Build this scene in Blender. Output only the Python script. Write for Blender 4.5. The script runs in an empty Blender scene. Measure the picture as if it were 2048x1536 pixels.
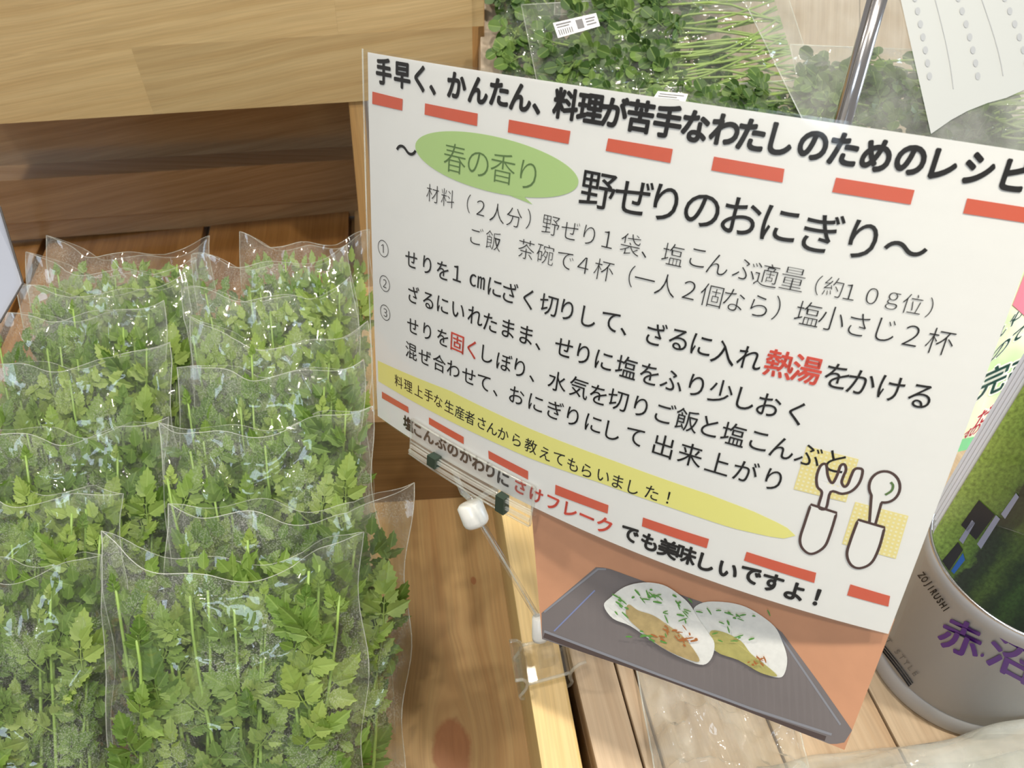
import bpy, bmesh, math, random
import numpy as np
from mathutils import Vector, Matrix, noise
PI = math.pi
sc = bpy.context.scene
COL = sc.collection

# ------------------------------------------------------------------ camera
FPX = 1500.0
UPC = Vector((.0475, -.872, -.488)).normalized()      # world up seen from the camera (x right, y down, z forward)
FWD = (Vector((0, 0, 1)) - UPC * UPC.z).normalized()
RGT = FWD.cross(UPC).normalized()
CAMZ = 1.55
def cw(p):                                            # camera frame -> world
    p = Vector(p)
    return Vector((RGT.dot(p), FWD.dot(p), UPC.dot(p) + CAMZ))
def cwd(p):
    p = Vector(p)
    return Vector((RGT.dot(p), FWD.dot(p), UPC.dot(p)))
cd = bpy.data.cameras.new('camera'); cam = bpy.data.objects.new('camera', cd); COL.objects.link(cam)
cd.sensor_width = 36; cd.lens = FPX / 2048 * 36; cd.clip_start = .01; cd.clip_end = 60
r_, u_, b_ = cwd((1, 0, 0)), cwd((0, -1, 0)), cwd((0, 0, -1))
cam.matrix_world = Matrix(((r_.x, u_.x, b_.x, 0), (r_.y, u_.y, b_.y, 0), (r_.z, u_.z, b_.z, CAMZ), (0, 0, 0, 1)))
sc.camera = cam
cd.dof.use_dof = True; cd.dof.focus_distance = .43; cd.dof.aperture_fstop = 22.0

# ------------------------------------------------------------------ world, lamps, exposure
sc.view_settings.view_transform = 'Standard'; sc.view_settings.look = 'None'
sc.view_settings.gamma = 1; sc.view_settings.use_curve_mapping = False
sc.view_settings.exposure = -0.12
sc.cycles.transparent_max_bounces = 24
sc.cycles.max_bounces = 5
sc.cycles.use_adaptive_sampling = True; sc.cycles.adaptive_threshold = .035
W = bpy.data.worlds.new('room_light'); sc.world = W; W.use_nodes = True
W.node_tree.nodes['Background'].inputs[0].default_value = (1.0, .965, .92, 1)
W.node_tree.nodes['Background'].inputs[1].default_value = .34
def lamp(name, loc, target, size, power, col, shape='DISK', sy=None):
    l = bpy.data.lights.new(name, 'AREA'); l.shape = shape; l.size = size
    if sy: l.size_y = sy
    l.energy = power; l.color = col
    o = bpy.data.objects.new(name, l); COL.objects.link(o); o.location = loc
    o.rotation_euler = (Vector(target) - Vector(loc)).to_track_quat('-Z', 'Y').to_euler()
    return o
WARM = (1, .92, .80)
lamp('ceiling_lamp', (.75, -.35, 2.75), (.1, .5, 1.1), .10, 15, WARM)
lamp('ceiling_lamp', (.15, -.15, 2.75), (.0, .5, 1.1), .10, 12, WARM)
lamp('ceiling_lamp', (-1.0, .2, 2.75), (0, .5, 1.1), .10, 10, WARM)
lamp('ceiling_lamp', (.5, .5, 2.75), (0, .5, 1.1), .10, 6, WARM)
lamp('ceiling_lamp', (-.4, -.9, 2.75), (0, .5, 1.1), .12, 10, WARM)
lamp('window_daylight', (2.9, .9, 2.0), (.2, .6, 1.1), .9, 34, (.62, .8, 1.0), 'RECTANGLE', 1.3)
lamp('window_daylight', (-.6, -2.6, 2.4), (0, .5, 1.1), 1.0, 20, (.66, .82, 1.0), 'RECTANGLE', .8)

# ------------------------------------------------------------------ geometry in the camera frame
def ray(px, py): return Vector(((px - 1024) / FPX, (py - 768) / FPX, 1.0))
def C(px, py, z): return ray(px, py) * z              # camera frame point
def hit(px, py, pl):                                   # pixel ray with plane (n,d): n.X=d
    r = ray(px, py); return r * (pl[1] / pl[0].dot(r))
UU = Vector((.957, -.159, .243)).normalized()
VV = Vector((-.143, -.729, .669)).normalized()
NN = UU.cross(VV).normalized()
FLOOR = (NN, -.765); RIM = (NN, -.49)
TUP = (UPC + RGT * -.0372 + FWD * -.2595).normalized()      # the side table tips towards the viewer like the rack
CB0 = UPC * -.406 + RGT * .3134 + FWD * .3709               # foot of the canister
TBL = (TUP, TUP.dot(CB0))
def plane(pt, a, b):
    n = Vector(a).cross(Vector(b)).normalized(); return (n, n.dot(pt))

# ------------------------------------------------------------------ object helpers
def link(o, parent=None):
    COL.objects.link(o)
    if parent is not None: o.parent = parent
    return o
def tag(o, label=None, cat=None, group=None, kind=None):
    if label: o['label'] = label
    if cat: o['category'] = cat
    if group: o['group'] = group
    if kind: o['kind'] = kind
    return o
def thing(name, loc, label, cat, group=None):
    o = bpy.data.objects.new(name, None); o.empty_display_size = .02; o.location = loc; link(o)
    return tag(o, label, cat, group)
class MB:
    def __init__(s): s.v = []; s.f = []; s.uv = []
    def add(s, vs, fs, uvs=None):
        b = len(s.v); s.v += [Vector(p) for p in vs]
        for f in fs: s.f.append([b + i for i in f])
        s.uv += (list(uvs) if uvs else [(0, 0)] * len(vs))
        return s
    def tube(s, pts, r, n=8, cap=True):
        pts = [Vector(p) for p in pts]; b = len(s.v); m = len(pts)
        rr = r if isinstance(r, (list, tuple)) else [r] * m
        t0 = (pts[1] - pts[0]).normalized(); a = t0.orthogonal().normalized()
        for i, p in enumerate(pts):
            t = (pts[min(i + 1, m - 1)] - pts[max(i - 1, 0)]).normalized()
            a = (a - t * a.dot(t)).normalized(); c = t.cross(a)
            for k in range(n):
                an = 2 * PI * k / n
                s.v.append(p + (a * math.cos(an) + c * math.sin(an)) * rr[i]); s.uv.append((i / max(1, m - 1), k / n))
        for i in range(m - 1):
            for k in range(n):
                s.f.append([b + i * n + k, b + i * n + (k + 1) % n, b + (i + 1) * n + (k + 1) % n, b + (i + 1) * n + k])
        if cap:
            s.f.append([b + k for k in range(n)][::-1]); s.f.append([b + (m - 1) * n + k for k in range(n)])
        return s
    def grid(s, fn, nu, nv):
        b = len(s.v)
        for j in range(nv + 1):
            for i in range(nu + 1):
                s.v.append(Vector(fn(i / nu, j / nv))); s.uv.append((i / nu, j / nv))
        for j in range(nv):
            for i in range(nu):
                q = b + j * (nu + 1) + i; s.f.append([q, q + 1, q + nu + 2, q + nu + 1])
        return s
    def prism(s, poly, d):                              # poly: list of 3D points, d: extrusion vector
        n = len(poly); b = len(s.v); d = Vector(d)
        s.v += [Vector(p) for p in poly] + [Vector(p) + d for p in poly]; s.uv += [(0, 0)] * (2 * n)
        s.f.append([b + i for i in range(n)]); s.f.append([b + n + i for i in range(n)][::-1])
        for i in range(n): s.f.append([b + i, b + n + i, b + n + (i + 1) % n, b + (i + 1) % n])
        return s
    def mesh(s, name, origin=None, smooth=False, mat=None, fix=True):
        me = bpy.data.meshes.new(name)
        o = Vector(origin) if origin is not None else Vector((0, 0, 0))
        me.from_pydata([tuple(p - o) for p in s.v], [], s.f)
        ul = me.uv_layers.new(name='UVMap')
        vi = np.zeros(len(me.loops), dtype=np.int32); me.loops.foreach_get('vertex_index', vi)
        ul.data.foreach_set('uv', np.array(s.uv, dtype=np.float32)[vi].ravel())
        if fix:
            bm = bmesh.new(); bm.from_mesh(me); bmesh.ops.recalc_face_normals(bm, faces=bm.faces); bm.to_mesh(me); bm.free()
        if smooth: me.polygons.foreach_set('use_smooth', [True] * len(me.polygons))
        if mat: me.materials.append(mat)
        me.update(); return me
    def obj(s, name, mat, parent=None, smooth=False, fix=True, label=None):
        org = parent.matrix_basis.translation if parent is not None else None
        if parent is not None and parent.parent is not None: org = Vector((0, 0, 0)); q = parent
        if parent is not None:
            org = Vector((0, 0, 0)); q = parent
            while q is not None: org = org + q.location; q = q.parent
        o = bpy.data.objects.new(name, s.mesh(name, org, smooth, mat, fix)); link(o, parent)
        if label: o['label'] = label
        return o

# ------------------------------------------------------------------ materials
def srgb(r, g, b):
    f = lambda c: (c / 255 / 12.92) if c <= 10 else ((c / 255 + .055) / 1.055) ** 2.4
    return (f(r), f(g), f(b), 1)
def nt(name):
    m = bpy.data.materials.new(name); m.use_nodes = True; t = m.node_tree
    for n in list(t.nodes): t.nodes.remove(n)
    out = t.nodes.new('ShaderNodeOutputMaterial'); return m, t, out
def N(t, typ, ins=None, **kw):
    n = t.nodes.new(typ)
    for k, v in kw.items(): setattr(n, k, v)
    for k, v in (ins or {}).items():
        if isinstance(v, bpy.types.NodeSocket): t.links.new(v, n.inputs[k])
        else: n.inputs[k].default_value = v
    return n
def simple(name, col, rough=.5, coat=0., metal=0., spec=.5, noise_amt=0., scale=200):
    m, t, out = nt(name)
    p = N(t, 'ShaderNodeBsdfPrincipled', {'Base Color': col, 'Roughness': rough, 'Metallic': metal, 'Specular IOR Level': spec, 'Coat Weight': coat, 'Coat Roughness': .12})
    if noise_amt:
        tc = N(t, 'ShaderNodeTexCoord'); no = N(t, 'ShaderNodeTexNoise', {'Vector': tc.outputs['Object'], 'Scale': scale, 'Detail': 4.})
        mx = N(t, 'ShaderNodeMix', {0: no.outputs['Fac'], 6: tuple(c * (1 - noise_amt) for c in col[:3]) + (1,), 7: tuple(min(1, c * (1 + noise_amt)) for c in col[:3]) + (1,)}, data_type='RGBA')
        t.links.new(mx.outputs[2], p.inputs['Base Color'])
    t.links.new(p.outputs[0], out.inputs[0]); return m
def wood(name, light, dark, rough=.42, knots=(), fine=1.0, coat=.15, warp=.012):
    m, t, out = nt(name)
    uv = N(t, 'ShaderNodeUVMap', uv_map='UVMap'); oi = N(t, 'ShaderNodeObjectInfo')
    off = N(t, 'ShaderNodeVectorMath', {0: uv.outputs[0]}, operation='ADD')
    sh = N(t, 'ShaderNodeCombineXYZ', {'X': oi.outputs['Random'], 'Y': oi.outputs['Random'], 'Z': oi.outputs['Random']})
    sc3 = N(t, 'ShaderNodeVectorMath', {0: sh.outputs[0], 1: (7., 3., 5.)}, operation='MULTIPLY')
    if knots: sc3.inputs[1].default_value = (0, 0, 0)
    t.links.new(sc3.outputs[0], off.inputs[1])
    # gentle warp so the grain bends (and swings around knots)
    wn = N(t, 'ShaderNodeTexNoise', {'Vector': off.outputs[0], 'Scale': 6., 'Detail': 2.})
    sep = N(t, 'ShaderNodeSeparateXYZ', {0: off.outputs[0]})
    wob = N(t, 'ShaderNodeMath', {0: wn.outputs['Fac'], 1: warp}, operation='MULTIPLY')
    yv = N(t, 'ShaderNodeMath', {0: sep.outputs['Y'], 1: wob.outputs[0]}, operation='ADD').outputs[0]
    kmask = None
    for (kx, ky, kr) in knots:
        d = N(t, 'ShaderNodeVectorMath', {0: uv.outputs[0], 1: (kx, ky, 0)}, operation='SUBTRACT')
        d2 = N(t, 'ShaderNodeVectorMath', {0: d.outputs[0], 1: (.7, 1.15, 1)}, operation='MULTIPLY')
        ln = N(t, 'ShaderNodeVectorMath', {0: d2.outputs[0]}, operation='LENGTH')
        e = N(t, 'ShaderNodeMapRange', {'Value': ln.outputs['Value'], 'From Min': 0., 'From Max': kr * 4, 'To Min': kr * 1.2, 'To Max': 0.})
        sg = N(t, 'ShaderNodeSeparateXYZ', {0: d2.outputs[0]})
        s1 = N(t, 'ShaderNodeMath', {0: sg.outputs['Y'], 1: 60.}, operation='MULTIPLY')
        s2 = N(t, 'ShaderNodeMath', {0: s1.outputs[0]}, operation='TANH')
        s3 = N(t, 'ShaderNodeMath', {0: s2.outputs[0], 1: e.outputs[0]}, operation='MULTIPLY')
        yv = N(t, 'ShaderNodeMath', {0: yv, 1: s3.outputs[0]}, operation='SUBTRACT').outputs[0]
        nz = N(t, 'ShaderNodeTexNoise', {'Vector': uv.outputs[0], 'Scale': 90.})
        nl = N(t, 'ShaderNodeMath', {0: nz.outputs['Fac'], 1: kr * .5}, operation='MULTIPLY')
        ll = N(t, 'ShaderNodeMath', {0: ln.outputs['Value'], 1: nl.outputs[0]}, operation='SUBTRACT')
        km = N(t, 'ShaderNodeMapRange', {'Value': ll.outputs[0], 'From Min': kr * .62, 'From Max': kr * .85, 'To Min': 1., 'To Max': 0.})
        kmask = km.outputs[0] if kmask is None else N(t, 'ShaderNodeMath', {0: kmask, 1: km.outputs[0]}, operation='MAXIMUM').outputs[0]
    cmb = N(t, 'ShaderNodeCombineXYZ', {'X': sep.outputs['X'], 'Y': yv, 'Z': 0.})
    m1 = N(t, 'ShaderNodeVectorMath', {0: cmb.outputs[0], 1: (1.6, 75 * fine, 1)}, operation='MULTIPLY')
    n1 = N(t, 'ShaderNodeTexNoise', {'Vector': m1.outputs[0], 'Scale': 1., 'Detail': 5., 'Roughness': .6})
    m2 = N(t, 'ShaderNodeVectorMath', {0: cmb.outputs[0], 1: (14., 500 * fine, 1)}, operation='MULTIPLY')
    n2 = N(t, 'ShaderNodeTexNoise', {'Vector': m2.outputs[0], 'Scale': 1., 'Detail': 3.})
    r1 = N(t, 'ShaderNodeMapRange', {'Value': n1.outputs['Fac'], 'From Min': .35, 'From Max': .68})
    mx = N(t, 'ShaderNodeMix', {0: r1.outputs[0], 6: light, 7: dark}, data_type='RGBA')
    r2 = N(t, 'ShaderNodeMapRange', {'Value': n2.outputs['Fac'], 'From Min': .3, 'From Max': .7, 'To Min': .90, 'To Max': 1.08})
    hs = N(t, 'ShaderNodeHueSaturation', {'Color': mx.outputs[2], 'Value': r2.outputs[0]})
    rv = N(t, 'ShaderNodeMapRange', {'Value': oi.outputs['Random'], 'To Min': .86, 'To Max': 1.08})
    hs2 = N(t, 'ShaderNodeHueSaturation', {'Color': hs.outputs[0], 'Value': rv.outputs[0]})
    colo = hs2.outputs[0]
    if kmask is not None:
        kc = N(t, 'ShaderNodeMix', {0: n2.outputs['Fac'], 6: srgb(150, 98, 62), 7: srgb(192, 134, 88)}, data_type='RGBA')
        colo = N(t, 'ShaderNodeMix', {0: kmask, 6: colo, 7: kc.outputs[2]}, data_type='RGBA').outputs[2]
    p = N(t, 'ShaderNodeBsdfPrincipled', {'Base Color': colo, 'Roughness': rough, 'Coat Weight': coat, 'Coat Roughness': .25})
    bp = N(t, 'ShaderNodeBump', {'Height': n2.outputs['Fac'], 'Strength': .12, 'Distance': .0006})
    t.links.new(bp.outputs[0], p.inputs['Normal'])
    t.links.new(p.outputs[0], out.inputs[0]); return m
def film(name, haze=.05, tint=(.97, .98, .96, 1), bump=.5, gl=1.0, rough=.06, scale=45, mist=0.):
    m, t, out = nt(name)
    tc = N(t, 'ShaderNodeTexCoord')
    mp = N(t, 'ShaderNodeMapping', {'Vector': tc.outputs['Object'], 'Scale': (1, .45, 1)})
    n1 = N(t, 'ShaderNodeTexNoise', {'Vector': mp.outputs[0], 'Scale': float(scale), 'Detail': 2., 'Distortion': 1.2})
    vo = N(t, 'ShaderNodeTexVoronoi', {'Vector': mp.outputs[0], 'Scale': float(scale) * .55}, feature='DISTANCE_TO_EDGE')
    vr = N(t, 'ShaderNodeMapRange', {'Value': vo.outputs['Distance'], 'From Min': 0., 'From Max': .12, 'To Min': .35, 'To Max': 0.})
    hh = N(t, 'ShaderNodeMath', {0: n1.outputs['Fac'], 1: vr.outputs[0]}, operation='ADD')
    bp = N(t, 'ShaderNodeBump', {'Height': hh.outputs[0], 'Strength': bump, 'Distance': .004})
    tr = N(t, 'ShaderNodeBsdfTransparent', {'Color': tint})
    g = N(t, 'ShaderNodeBsdfGlossy', {'Color': (gl, gl, gl, 1), 'Roughness': rough, 'Normal': bp.outputs[0]})
    lw = N(t, 'ShaderNodeLayerWeight', {'Blend': .5, 'Normal': bp.outputs[0]})
    pw = N(t, 'ShaderNodeMath', {0: lw.outputs['Facing'], 1: 3.0}, operation='POWER')
    fr = N(t, 'ShaderNodeMapRange', {'Value': pw.outputs[0], 'To Min': .045, 'To Max': .75})
    m1 = N(t, 'ShaderNodeMixShader', {0: fr.outputs[0], 1: tr.outputs[0], 2: g.outputs[0]})
    df = N(t, 'ShaderNodeBsdfDiffuse', {'Color': (.85, .87, .82, 1)})
    n3 = N(t, 'ShaderNodeTexNoise', {'Vector': tc.outputs['Object'], 'Scale': 22., 'Detail': 5.})
    h1 = N(t, 'ShaderNodeMapRange', {'Value': n3.outputs['Fac'], 'From Min': .35, 'From Max': .75, 'To Min': haze * .4, 'To Max': haze * 1.8})
    hz = h1.outputs[0]
    if mist:
        nd = N(t, 'ShaderNodeTexNoise', {'Vector': tc.outputs['Object'], 'Scale': 900., 'Detail': 1.})
        nr = N(t, 'ShaderNodeMapRange', {'Value': nd.outputs['Fac'], 'From Min': .5, 'From Max': .62, 'To Min': 0., 'To Max': mist})
        ng = N(t, 'ShaderNodeMapRange', {'Value': n3.outputs['Fac'], 'From Min': .45, 'From Max': .62})
        mm = N(t, 'ShaderNodeMath', {0: nr.outputs[0], 1: ng.outputs[0]}, operation='MULTIPLY')
        hz = N(t, 'ShaderNodeMath', {0: hz, 1: mm.outputs[0]}, operation='ADD').outputs[0]
    m2 = N(t, 'ShaderNodeMixShader', {0: hz, 1: m1.outputs[0], 2: df.outputs[0]})
    t.links.new(m2.outputs[0], out.inputs[0]); return m
def leafmat(name, c1, c2, c3):
    m, t, out = nt(name)
    uv = N(t, 'ShaderNodeUVMap', uv_map='UVMap'); oi = N(t, 'ShaderNodeObjectInfo'); tc = N(t, 'ShaderNodeTexCoord')
    no = N(t, 'ShaderNodeTexNoise', {'Vector': tc.outputs['Object'], 'Scale': 60., 'Detail': 3.})
    a = N(t, 'ShaderNodeMath', {0: oi.outputs['Random'], 1: .75}, operation='MULTIPLY')
    b = N(t, 'ShaderNodeMath', {0: no.outputs['Fac'], 1: .5}, operation='MULTIPLY')
    s = N(t, 'ShaderNodeMath', {0: a.outputs[0], 1: b.outputs[0]}, operation='ADD')
    cr = N(t, 'ShaderNodeValToRGB', {0: s.outputs[0]})
    cr.color_ramp.elements[0].color = c1; cr.color_ramp.elements[0].position = .12
    cr.color_ramp.elements[1].color = c3; cr.color_ramp.elements[1].position = .95
    e = cr.color_ramp.elements.new(.5); e.color = c2
    # veins: u = across (0..1), v = along
    sp = N(t, 'ShaderNodeSeparateXYZ', {0: uv.outputs[0]})
    ab = N(t, 'ShaderNodeMath', {0: sp.outputs['X'], 1: .5}, operation='SUBTRACT')
    ab2 = N(t, 'ShaderNodeMath', {0: ab.outputs[0]}, operation='ABSOLUTE')
    mid = N(t, 'ShaderNodeMapRange', {'Value': ab2.outputs[0], 'From Min': .02, 'From Max': .07, 'To Min': 1., 'To Max': 0.})
    sv = N(t, 'ShaderNodeMath', {0: sp.outputs['Y'], 1: ab2.outputs[0]}, operation='SUBTRACT')
    sv2 = N(t, 'ShaderNodeMath', {0: sv.outputs[0], 1: 38.}, operation='MULTIPLY')
    sv3 = N(t, 'ShaderNodeMath', {0: sv2.outputs[0]}, operation='SINE')
    sv4 = N(t, 'ShaderNodeMapRange', {'Value': sv3.outputs[0], 'From Min': .8, 'From Max': 1., 'To Min': 0., 'To Max': .4})
    mxv = N(t, 'ShaderNodeMath', {0: mid.outputs[0], 1: sv4.outputs[0]}, operation='MAXIMUM')
    vm = N(t, 'ShaderNodeMath', {0: mxv.outputs[0], 1: .38}, operation='MULTIPLY')
    mx = N(t, 'ShaderNodeMix', {0: vm.outputs[0], 6: cr.outputs[0], 7: srgb(168, 196, 110)}, data_type='RGBA')
    bp = N(t, 'ShaderNodeBump', {'Height': mxv.outputs[0], 'Strength': .35, 'Distance': .0005}, invert=True)
    p = N(t, 'ShaderNodeBsdfPrincipled', {'Base Color': mx.outputs[2], 'Roughness': .45, 'Normal': bp.outputs[0]})
    tl = N(t, 'ShaderNodeBsdfTranslucent', {'Color': mx.outputs[2]})
    ms = N(t, 'ShaderNodeMixShader', {0: .28, 1: p.outputs[0], 2: tl.outputs[0]})
    t.links.new(ms.outputs[0], out.inputs[0]); return m

M = {}
M['wood_shelf'] = wood('golden laminated wood', srgb(208, 182, 134), srgb(190, 160, 112), .38, coat=.3)
M['wood_pine'] = wood('pine plank', srgb(212, 176, 122), srgb(188, 146, 92), .42)
M['wood_rail'] = wood('yellow rail wood', srgb(220, 190, 130), srgb(204, 170, 106), .4)
M['wood_dark'] = wood('brown stained wood', srgb(154, 120, 78), srgb(128, 96, 58), .3, coat=.6)
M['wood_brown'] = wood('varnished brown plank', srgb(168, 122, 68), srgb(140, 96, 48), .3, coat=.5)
M['wood_gloss'] = wood('glossy brown wood', srgb(188, 160, 124), srgb(164, 134, 98), .2, coat=1.)
M['wood_back'] = wood('satin brown rail wood', srgb(196, 160, 116), srgb(170, 132, 90), .25, coat=.8)
M['wood_table'] = wood('pale table wood', srgb(208, 186, 156), srgb(180, 152, 120), .5, fine=.8)
M['paper'] = simple('printed paper', srgb(240, 239, 239), .5, coat=.35, noise_amt=.02, scale=60)
M['ink'] = simple('black ink', srgb(22, 19, 21), .5, spec=.3)
M['red_ink'] = simple('red ink', srgb(222, 76, 58), .45, coat=.3)
M['dash_ink'] = simple('red orange ink', srgb(216, 96, 70), .45, coat=.3, noise_amt=.05)
M['green_ink'] = simple('pale green ink', srgb(182, 212, 140), .45, coat=.3)
M['olive_ink'] = simple('dark green ink', srgb(88, 120, 62), .45, coat=.3)
M['yellow_ink'] = simple('pale yellow ink', srgb(240, 235, 142), .45, coat=.3)
M['brown_ink'] = simple('dark brown ink', srgb(74, 48, 44), .45, coat=.3)
M['white_ink'] = simple('unprinted paper', srgb(240, 239, 239), .5, coat=.35)
M['film'] = film('crinkled clear bag film', .028, bump=.16, mist=.18, rough=.045, scale=30)
M['film2'] = film('glossy clear bag film', .045, bump=.9, scale=22, rough=.05)
M['film_edge'] = film('folded film edge', .28, bump=.2, gl=1.0, rough=.15)
M['laminate'] = film('laminating film', .012, bump=.03, rough=.08)
M['leaf'] = leafmat('herb leaf', srgb(80, 116, 44), srgb(122, 154, 66), srgb(164, 186, 98))
M['leaf2'] = leafmat('round leaf', srgb(52, 82, 36), srgb(76, 110, 48), srgb(120, 150, 74))
M['stem'] = simple('herb stem', srgb(150, 182, 92), .4, noise_amt=.15, scale=80)
M['stem2'] = simple('pale stem', srgb(138, 164, 82), .4, noise_amt=.25, scale=60)
M['brownstem'] = simple('brownish stem', srgb(150, 120, 60), .5)
M['white_plastic'] = simple('milky white plastic', srgb(232, 232, 226), .35, coat=.2)
M['dark_slot'] = simple('dark green slot tone', srgb(44, 60, 48), .5)
M['metal'] = simple('polished metal pole', (.62, .60, .60, 1), .18, metal=1.)
M['ink_dark_clear'] = simple('label ink', srgb(110, 110, 112), .5)
def clearplastic():
    m, t, out = nt('moulded clear plastic')
    p = N(t, 'ShaderNodeBsdfGlass', {'Color': (.97, .97, .97, 1), 'Roughness': .03, 'IOR': 1.35})
    tr = N(t, 'ShaderNodeBsdfTransparent', {'Color': (.975, .975, .97, 1)})
    gl = N(t, 'ShaderNodeBsdfGlossy', {'Roughness': .10})
    lw = N(t, 'ShaderNodeLayerWeight', {'Blend': .45})
    pw3 = N(t, 'ShaderNodeMath', {0: lw.outputs['Facing'], 1: 3.}, operation='POWER')
    a = N(t, 'ShaderNodeMapRange', {'Value': pw3.outputs[0], 'From Min': 0., 'From Max': 1., 'To Min': .035, 'To Max': .75})
    m1 = N(t, 'ShaderNodeMixShader', {0: a.outputs[0], 1: tr.outputs[0], 2: gl.outputs[0]})
    d = N(t, 'ShaderNodeBsdfDiffuse', {'Color': (.82, .8, .76, 1)})
    m2 = N(t, 'ShaderNodeMixShader', {0: .02, 1: m1.outputs[0], 2: d.outputs[0]})
    m3 = N(t, 'ShaderNodeMixShader', {0: .25, 1: m2.outputs[0], 2: p.outputs[0]})
    t.links.new(m2.outputs[0], out.inputs[0]); return m
M['clear'] = clearplastic()
M['clear_edge'] = film('bright moulded edge', .16, bump=.1, gl=1.0, rough=.1)

# ------------------------------------------------------------------ boards
def board(name, mat, quad, thick, parent=None, long=None, bevel=.0012, label=None):
    """quad: four camera-frame points round the visible face; thick: camera-frame vector into the board"""
    q = [cw(p) for p in quad]; d = cwd(thick)
    L = cwd(long).normalized() if long is not None else (q[1] - q[0]).normalized()
    nr = d.normalized(); X = nr.cross(L).normalized()
    bm = bmesh.new()
    vs = [bm.verts.new(p) for p in q] + [bm.verts.new(p + d) for p in q]
    bm.faces.new(vs[:4]); bm.faces.new(vs[4:][::-1])
    for i in range(4): bm.faces.new((vs[i], vs[4 + i], vs[4 + (i + 1) % 4], vs[(i + 1) % 4]))
    bmesh.ops.recalc_face_normals(bm, faces=bm.faces)
    if bevel: bmesh.ops.bevel(bm, geom=bm.edges[:], offset=bevel, segments=2, affect='EDGES', profile=.6)
    ul = bm.loops.layers.uv.new('UVMap'); o0 = q[0]
    for f in bm.faces:
        for l in f.loops:
            p = l.vert.co - o0; l[ul].uv = (p.dot(L), p.dot(X) + p.dot(nr))
    org = Vector((0, 0, 0)); qq = parent
    while qq is not None: org = org + qq.location; qq = qq.parent
    me = bpy.data.meshes.new(name); bmesh.ops.translate(bm, verts=bm.verts, vec=-org); bm.to_mesh(me); bm.free()
    me.materials.append(mat)
    o = bpy.data.objects.new(name, me); link(o, parent)
    if label: o['label'] = label
    return o

# shop floor and display body (setting)
fl = MB().add([(-4, -3, 0), (4, -3, 0), (4, 5, 0), (-4, 5, 0)], [[0, 1, 2, 3]]).obj('floor', simple('grey shop floor', srgb(150, 145, 138), .6, noise_amt=.1, scale=3))
tag(fl, 'grey shop floor below the display', kind='structure')

# tilted display box of planks (floor planks, side rail, cross board, back boards)
box = thing('display_box', cw(hit(900, 1300, FLOOR)) - Vector((0, 0, .03)), 'tilted wooden display box holding the bagged herbs, knotty plank bottom and yellow side rail', 'display box')
def along(p, d, s): return p + d * s
backpt = hit(360, 457, FLOOR); BACK = plane(backpt, UU, NN)
def on(px, py, pl, off=0.0, nrm=None):
    p = hit(px, py, pl); return p
# floor planks: run along VV; seams read off at the back (y~470) and the front
def floorpt(px, py): return hit(px, py, FLOOR)
seams = [(-420, 500), (-90, 487), (92, 480), (412, 462), (703, 440)]
def vline(px, py, ln_front, ln_back):
    p = floorpt(px, py); return p - VV * ln_front, p + VV * ln_back
GAP = .005
knotted = None
fronts = []
for (px, py) in seams: fronts.append(floorpt(px, py))
# the last plank (right) is bounded by the rail's foot
rp = floorpt(1040, 1480)
du = (rp - fronts[-1]); du = du - VV * du.dot(VV)
fronts.append(fronts[-1] + du)
kp = []
for i in range(5):
    a, b = fronts[i], fronts[i + 1]
    b = a + (b - a) - VV * ((b - a).dot(VV) - 0) if i == 4 else b
    ux = (b - a).normalized()
    a2 = a + ux * GAP; b2 = b - (ux * GAP if i < 4 else ux * -.03)
    Q = [a2 - VV * 1.1, a2 + VV * .12, b2 + VV * .12, b2 - VV * 1.1]
    if i == 4:
        # knots in board UV space
        q = [cw(p) for p in Q]; d = cwd(-NN * .018); L = (q[1] - q[0]).normalized(); nr = d.normalized(); X = nr.cross(L).normalized()
        ks = []
        for (kx, ky, kr) in ((903, 1502, .021), (947, 1161, .0035)):
            p = cw(hit(kx, ky, FLOOR)) - q[0]; ks.append((p.dot(L), p.dot(X), kr))
        mt = wood('knotty pine plank', srgb(218, 182, 126), srgb(192, 148, 96), .42, knots=ks, fine=.8)
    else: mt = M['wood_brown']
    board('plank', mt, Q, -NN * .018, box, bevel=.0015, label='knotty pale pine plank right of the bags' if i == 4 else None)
bA, bB = fronts[0] - NN * .019, fronts[5] + UU * .12 - NN * .019  # backing added below the planks to keep their gaps dark
board('gap_backing', M['wood_dark'], [bA - VV * 1.1, bA + VV * .14, bB + VV * .14, bB - VV * 1.1], -NN * .01, box, label='dark backing added to darken the gaps between planks')
# side rail (board on edge): top face on RIM plane
rt = [hit(1058, 1380, RIM), hit(1136, 1380, RIM)]
ra = rt[0] - VV * .45; rb = rt[0] + VV * .62; rc = rt[1] + VV * .62; rd = rt[1] - VV * .45
F0 = hit(1041, 1400, FLOOR); q0 = rt[0]; tv = (F0 - q0); tv = tv - VV * tv.dot(VV)
board('side_rail', M['wood_rail'], [ra, rb, rc, rd], tv, box, bevel=.002, label='yellow varnished side rail standing on edge')
# cross board behind the bags (brown), stands on the floor
cA = floorpt(650, 1012); cB = floorpt(1006, 990); hN = NN * .15
board('cross_board', M['wood_dark'], [cA, cA + hN, cB + hN, cB], VV * .018, box, long=(cB - cA), label='brown cross board with satin sheen')
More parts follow.
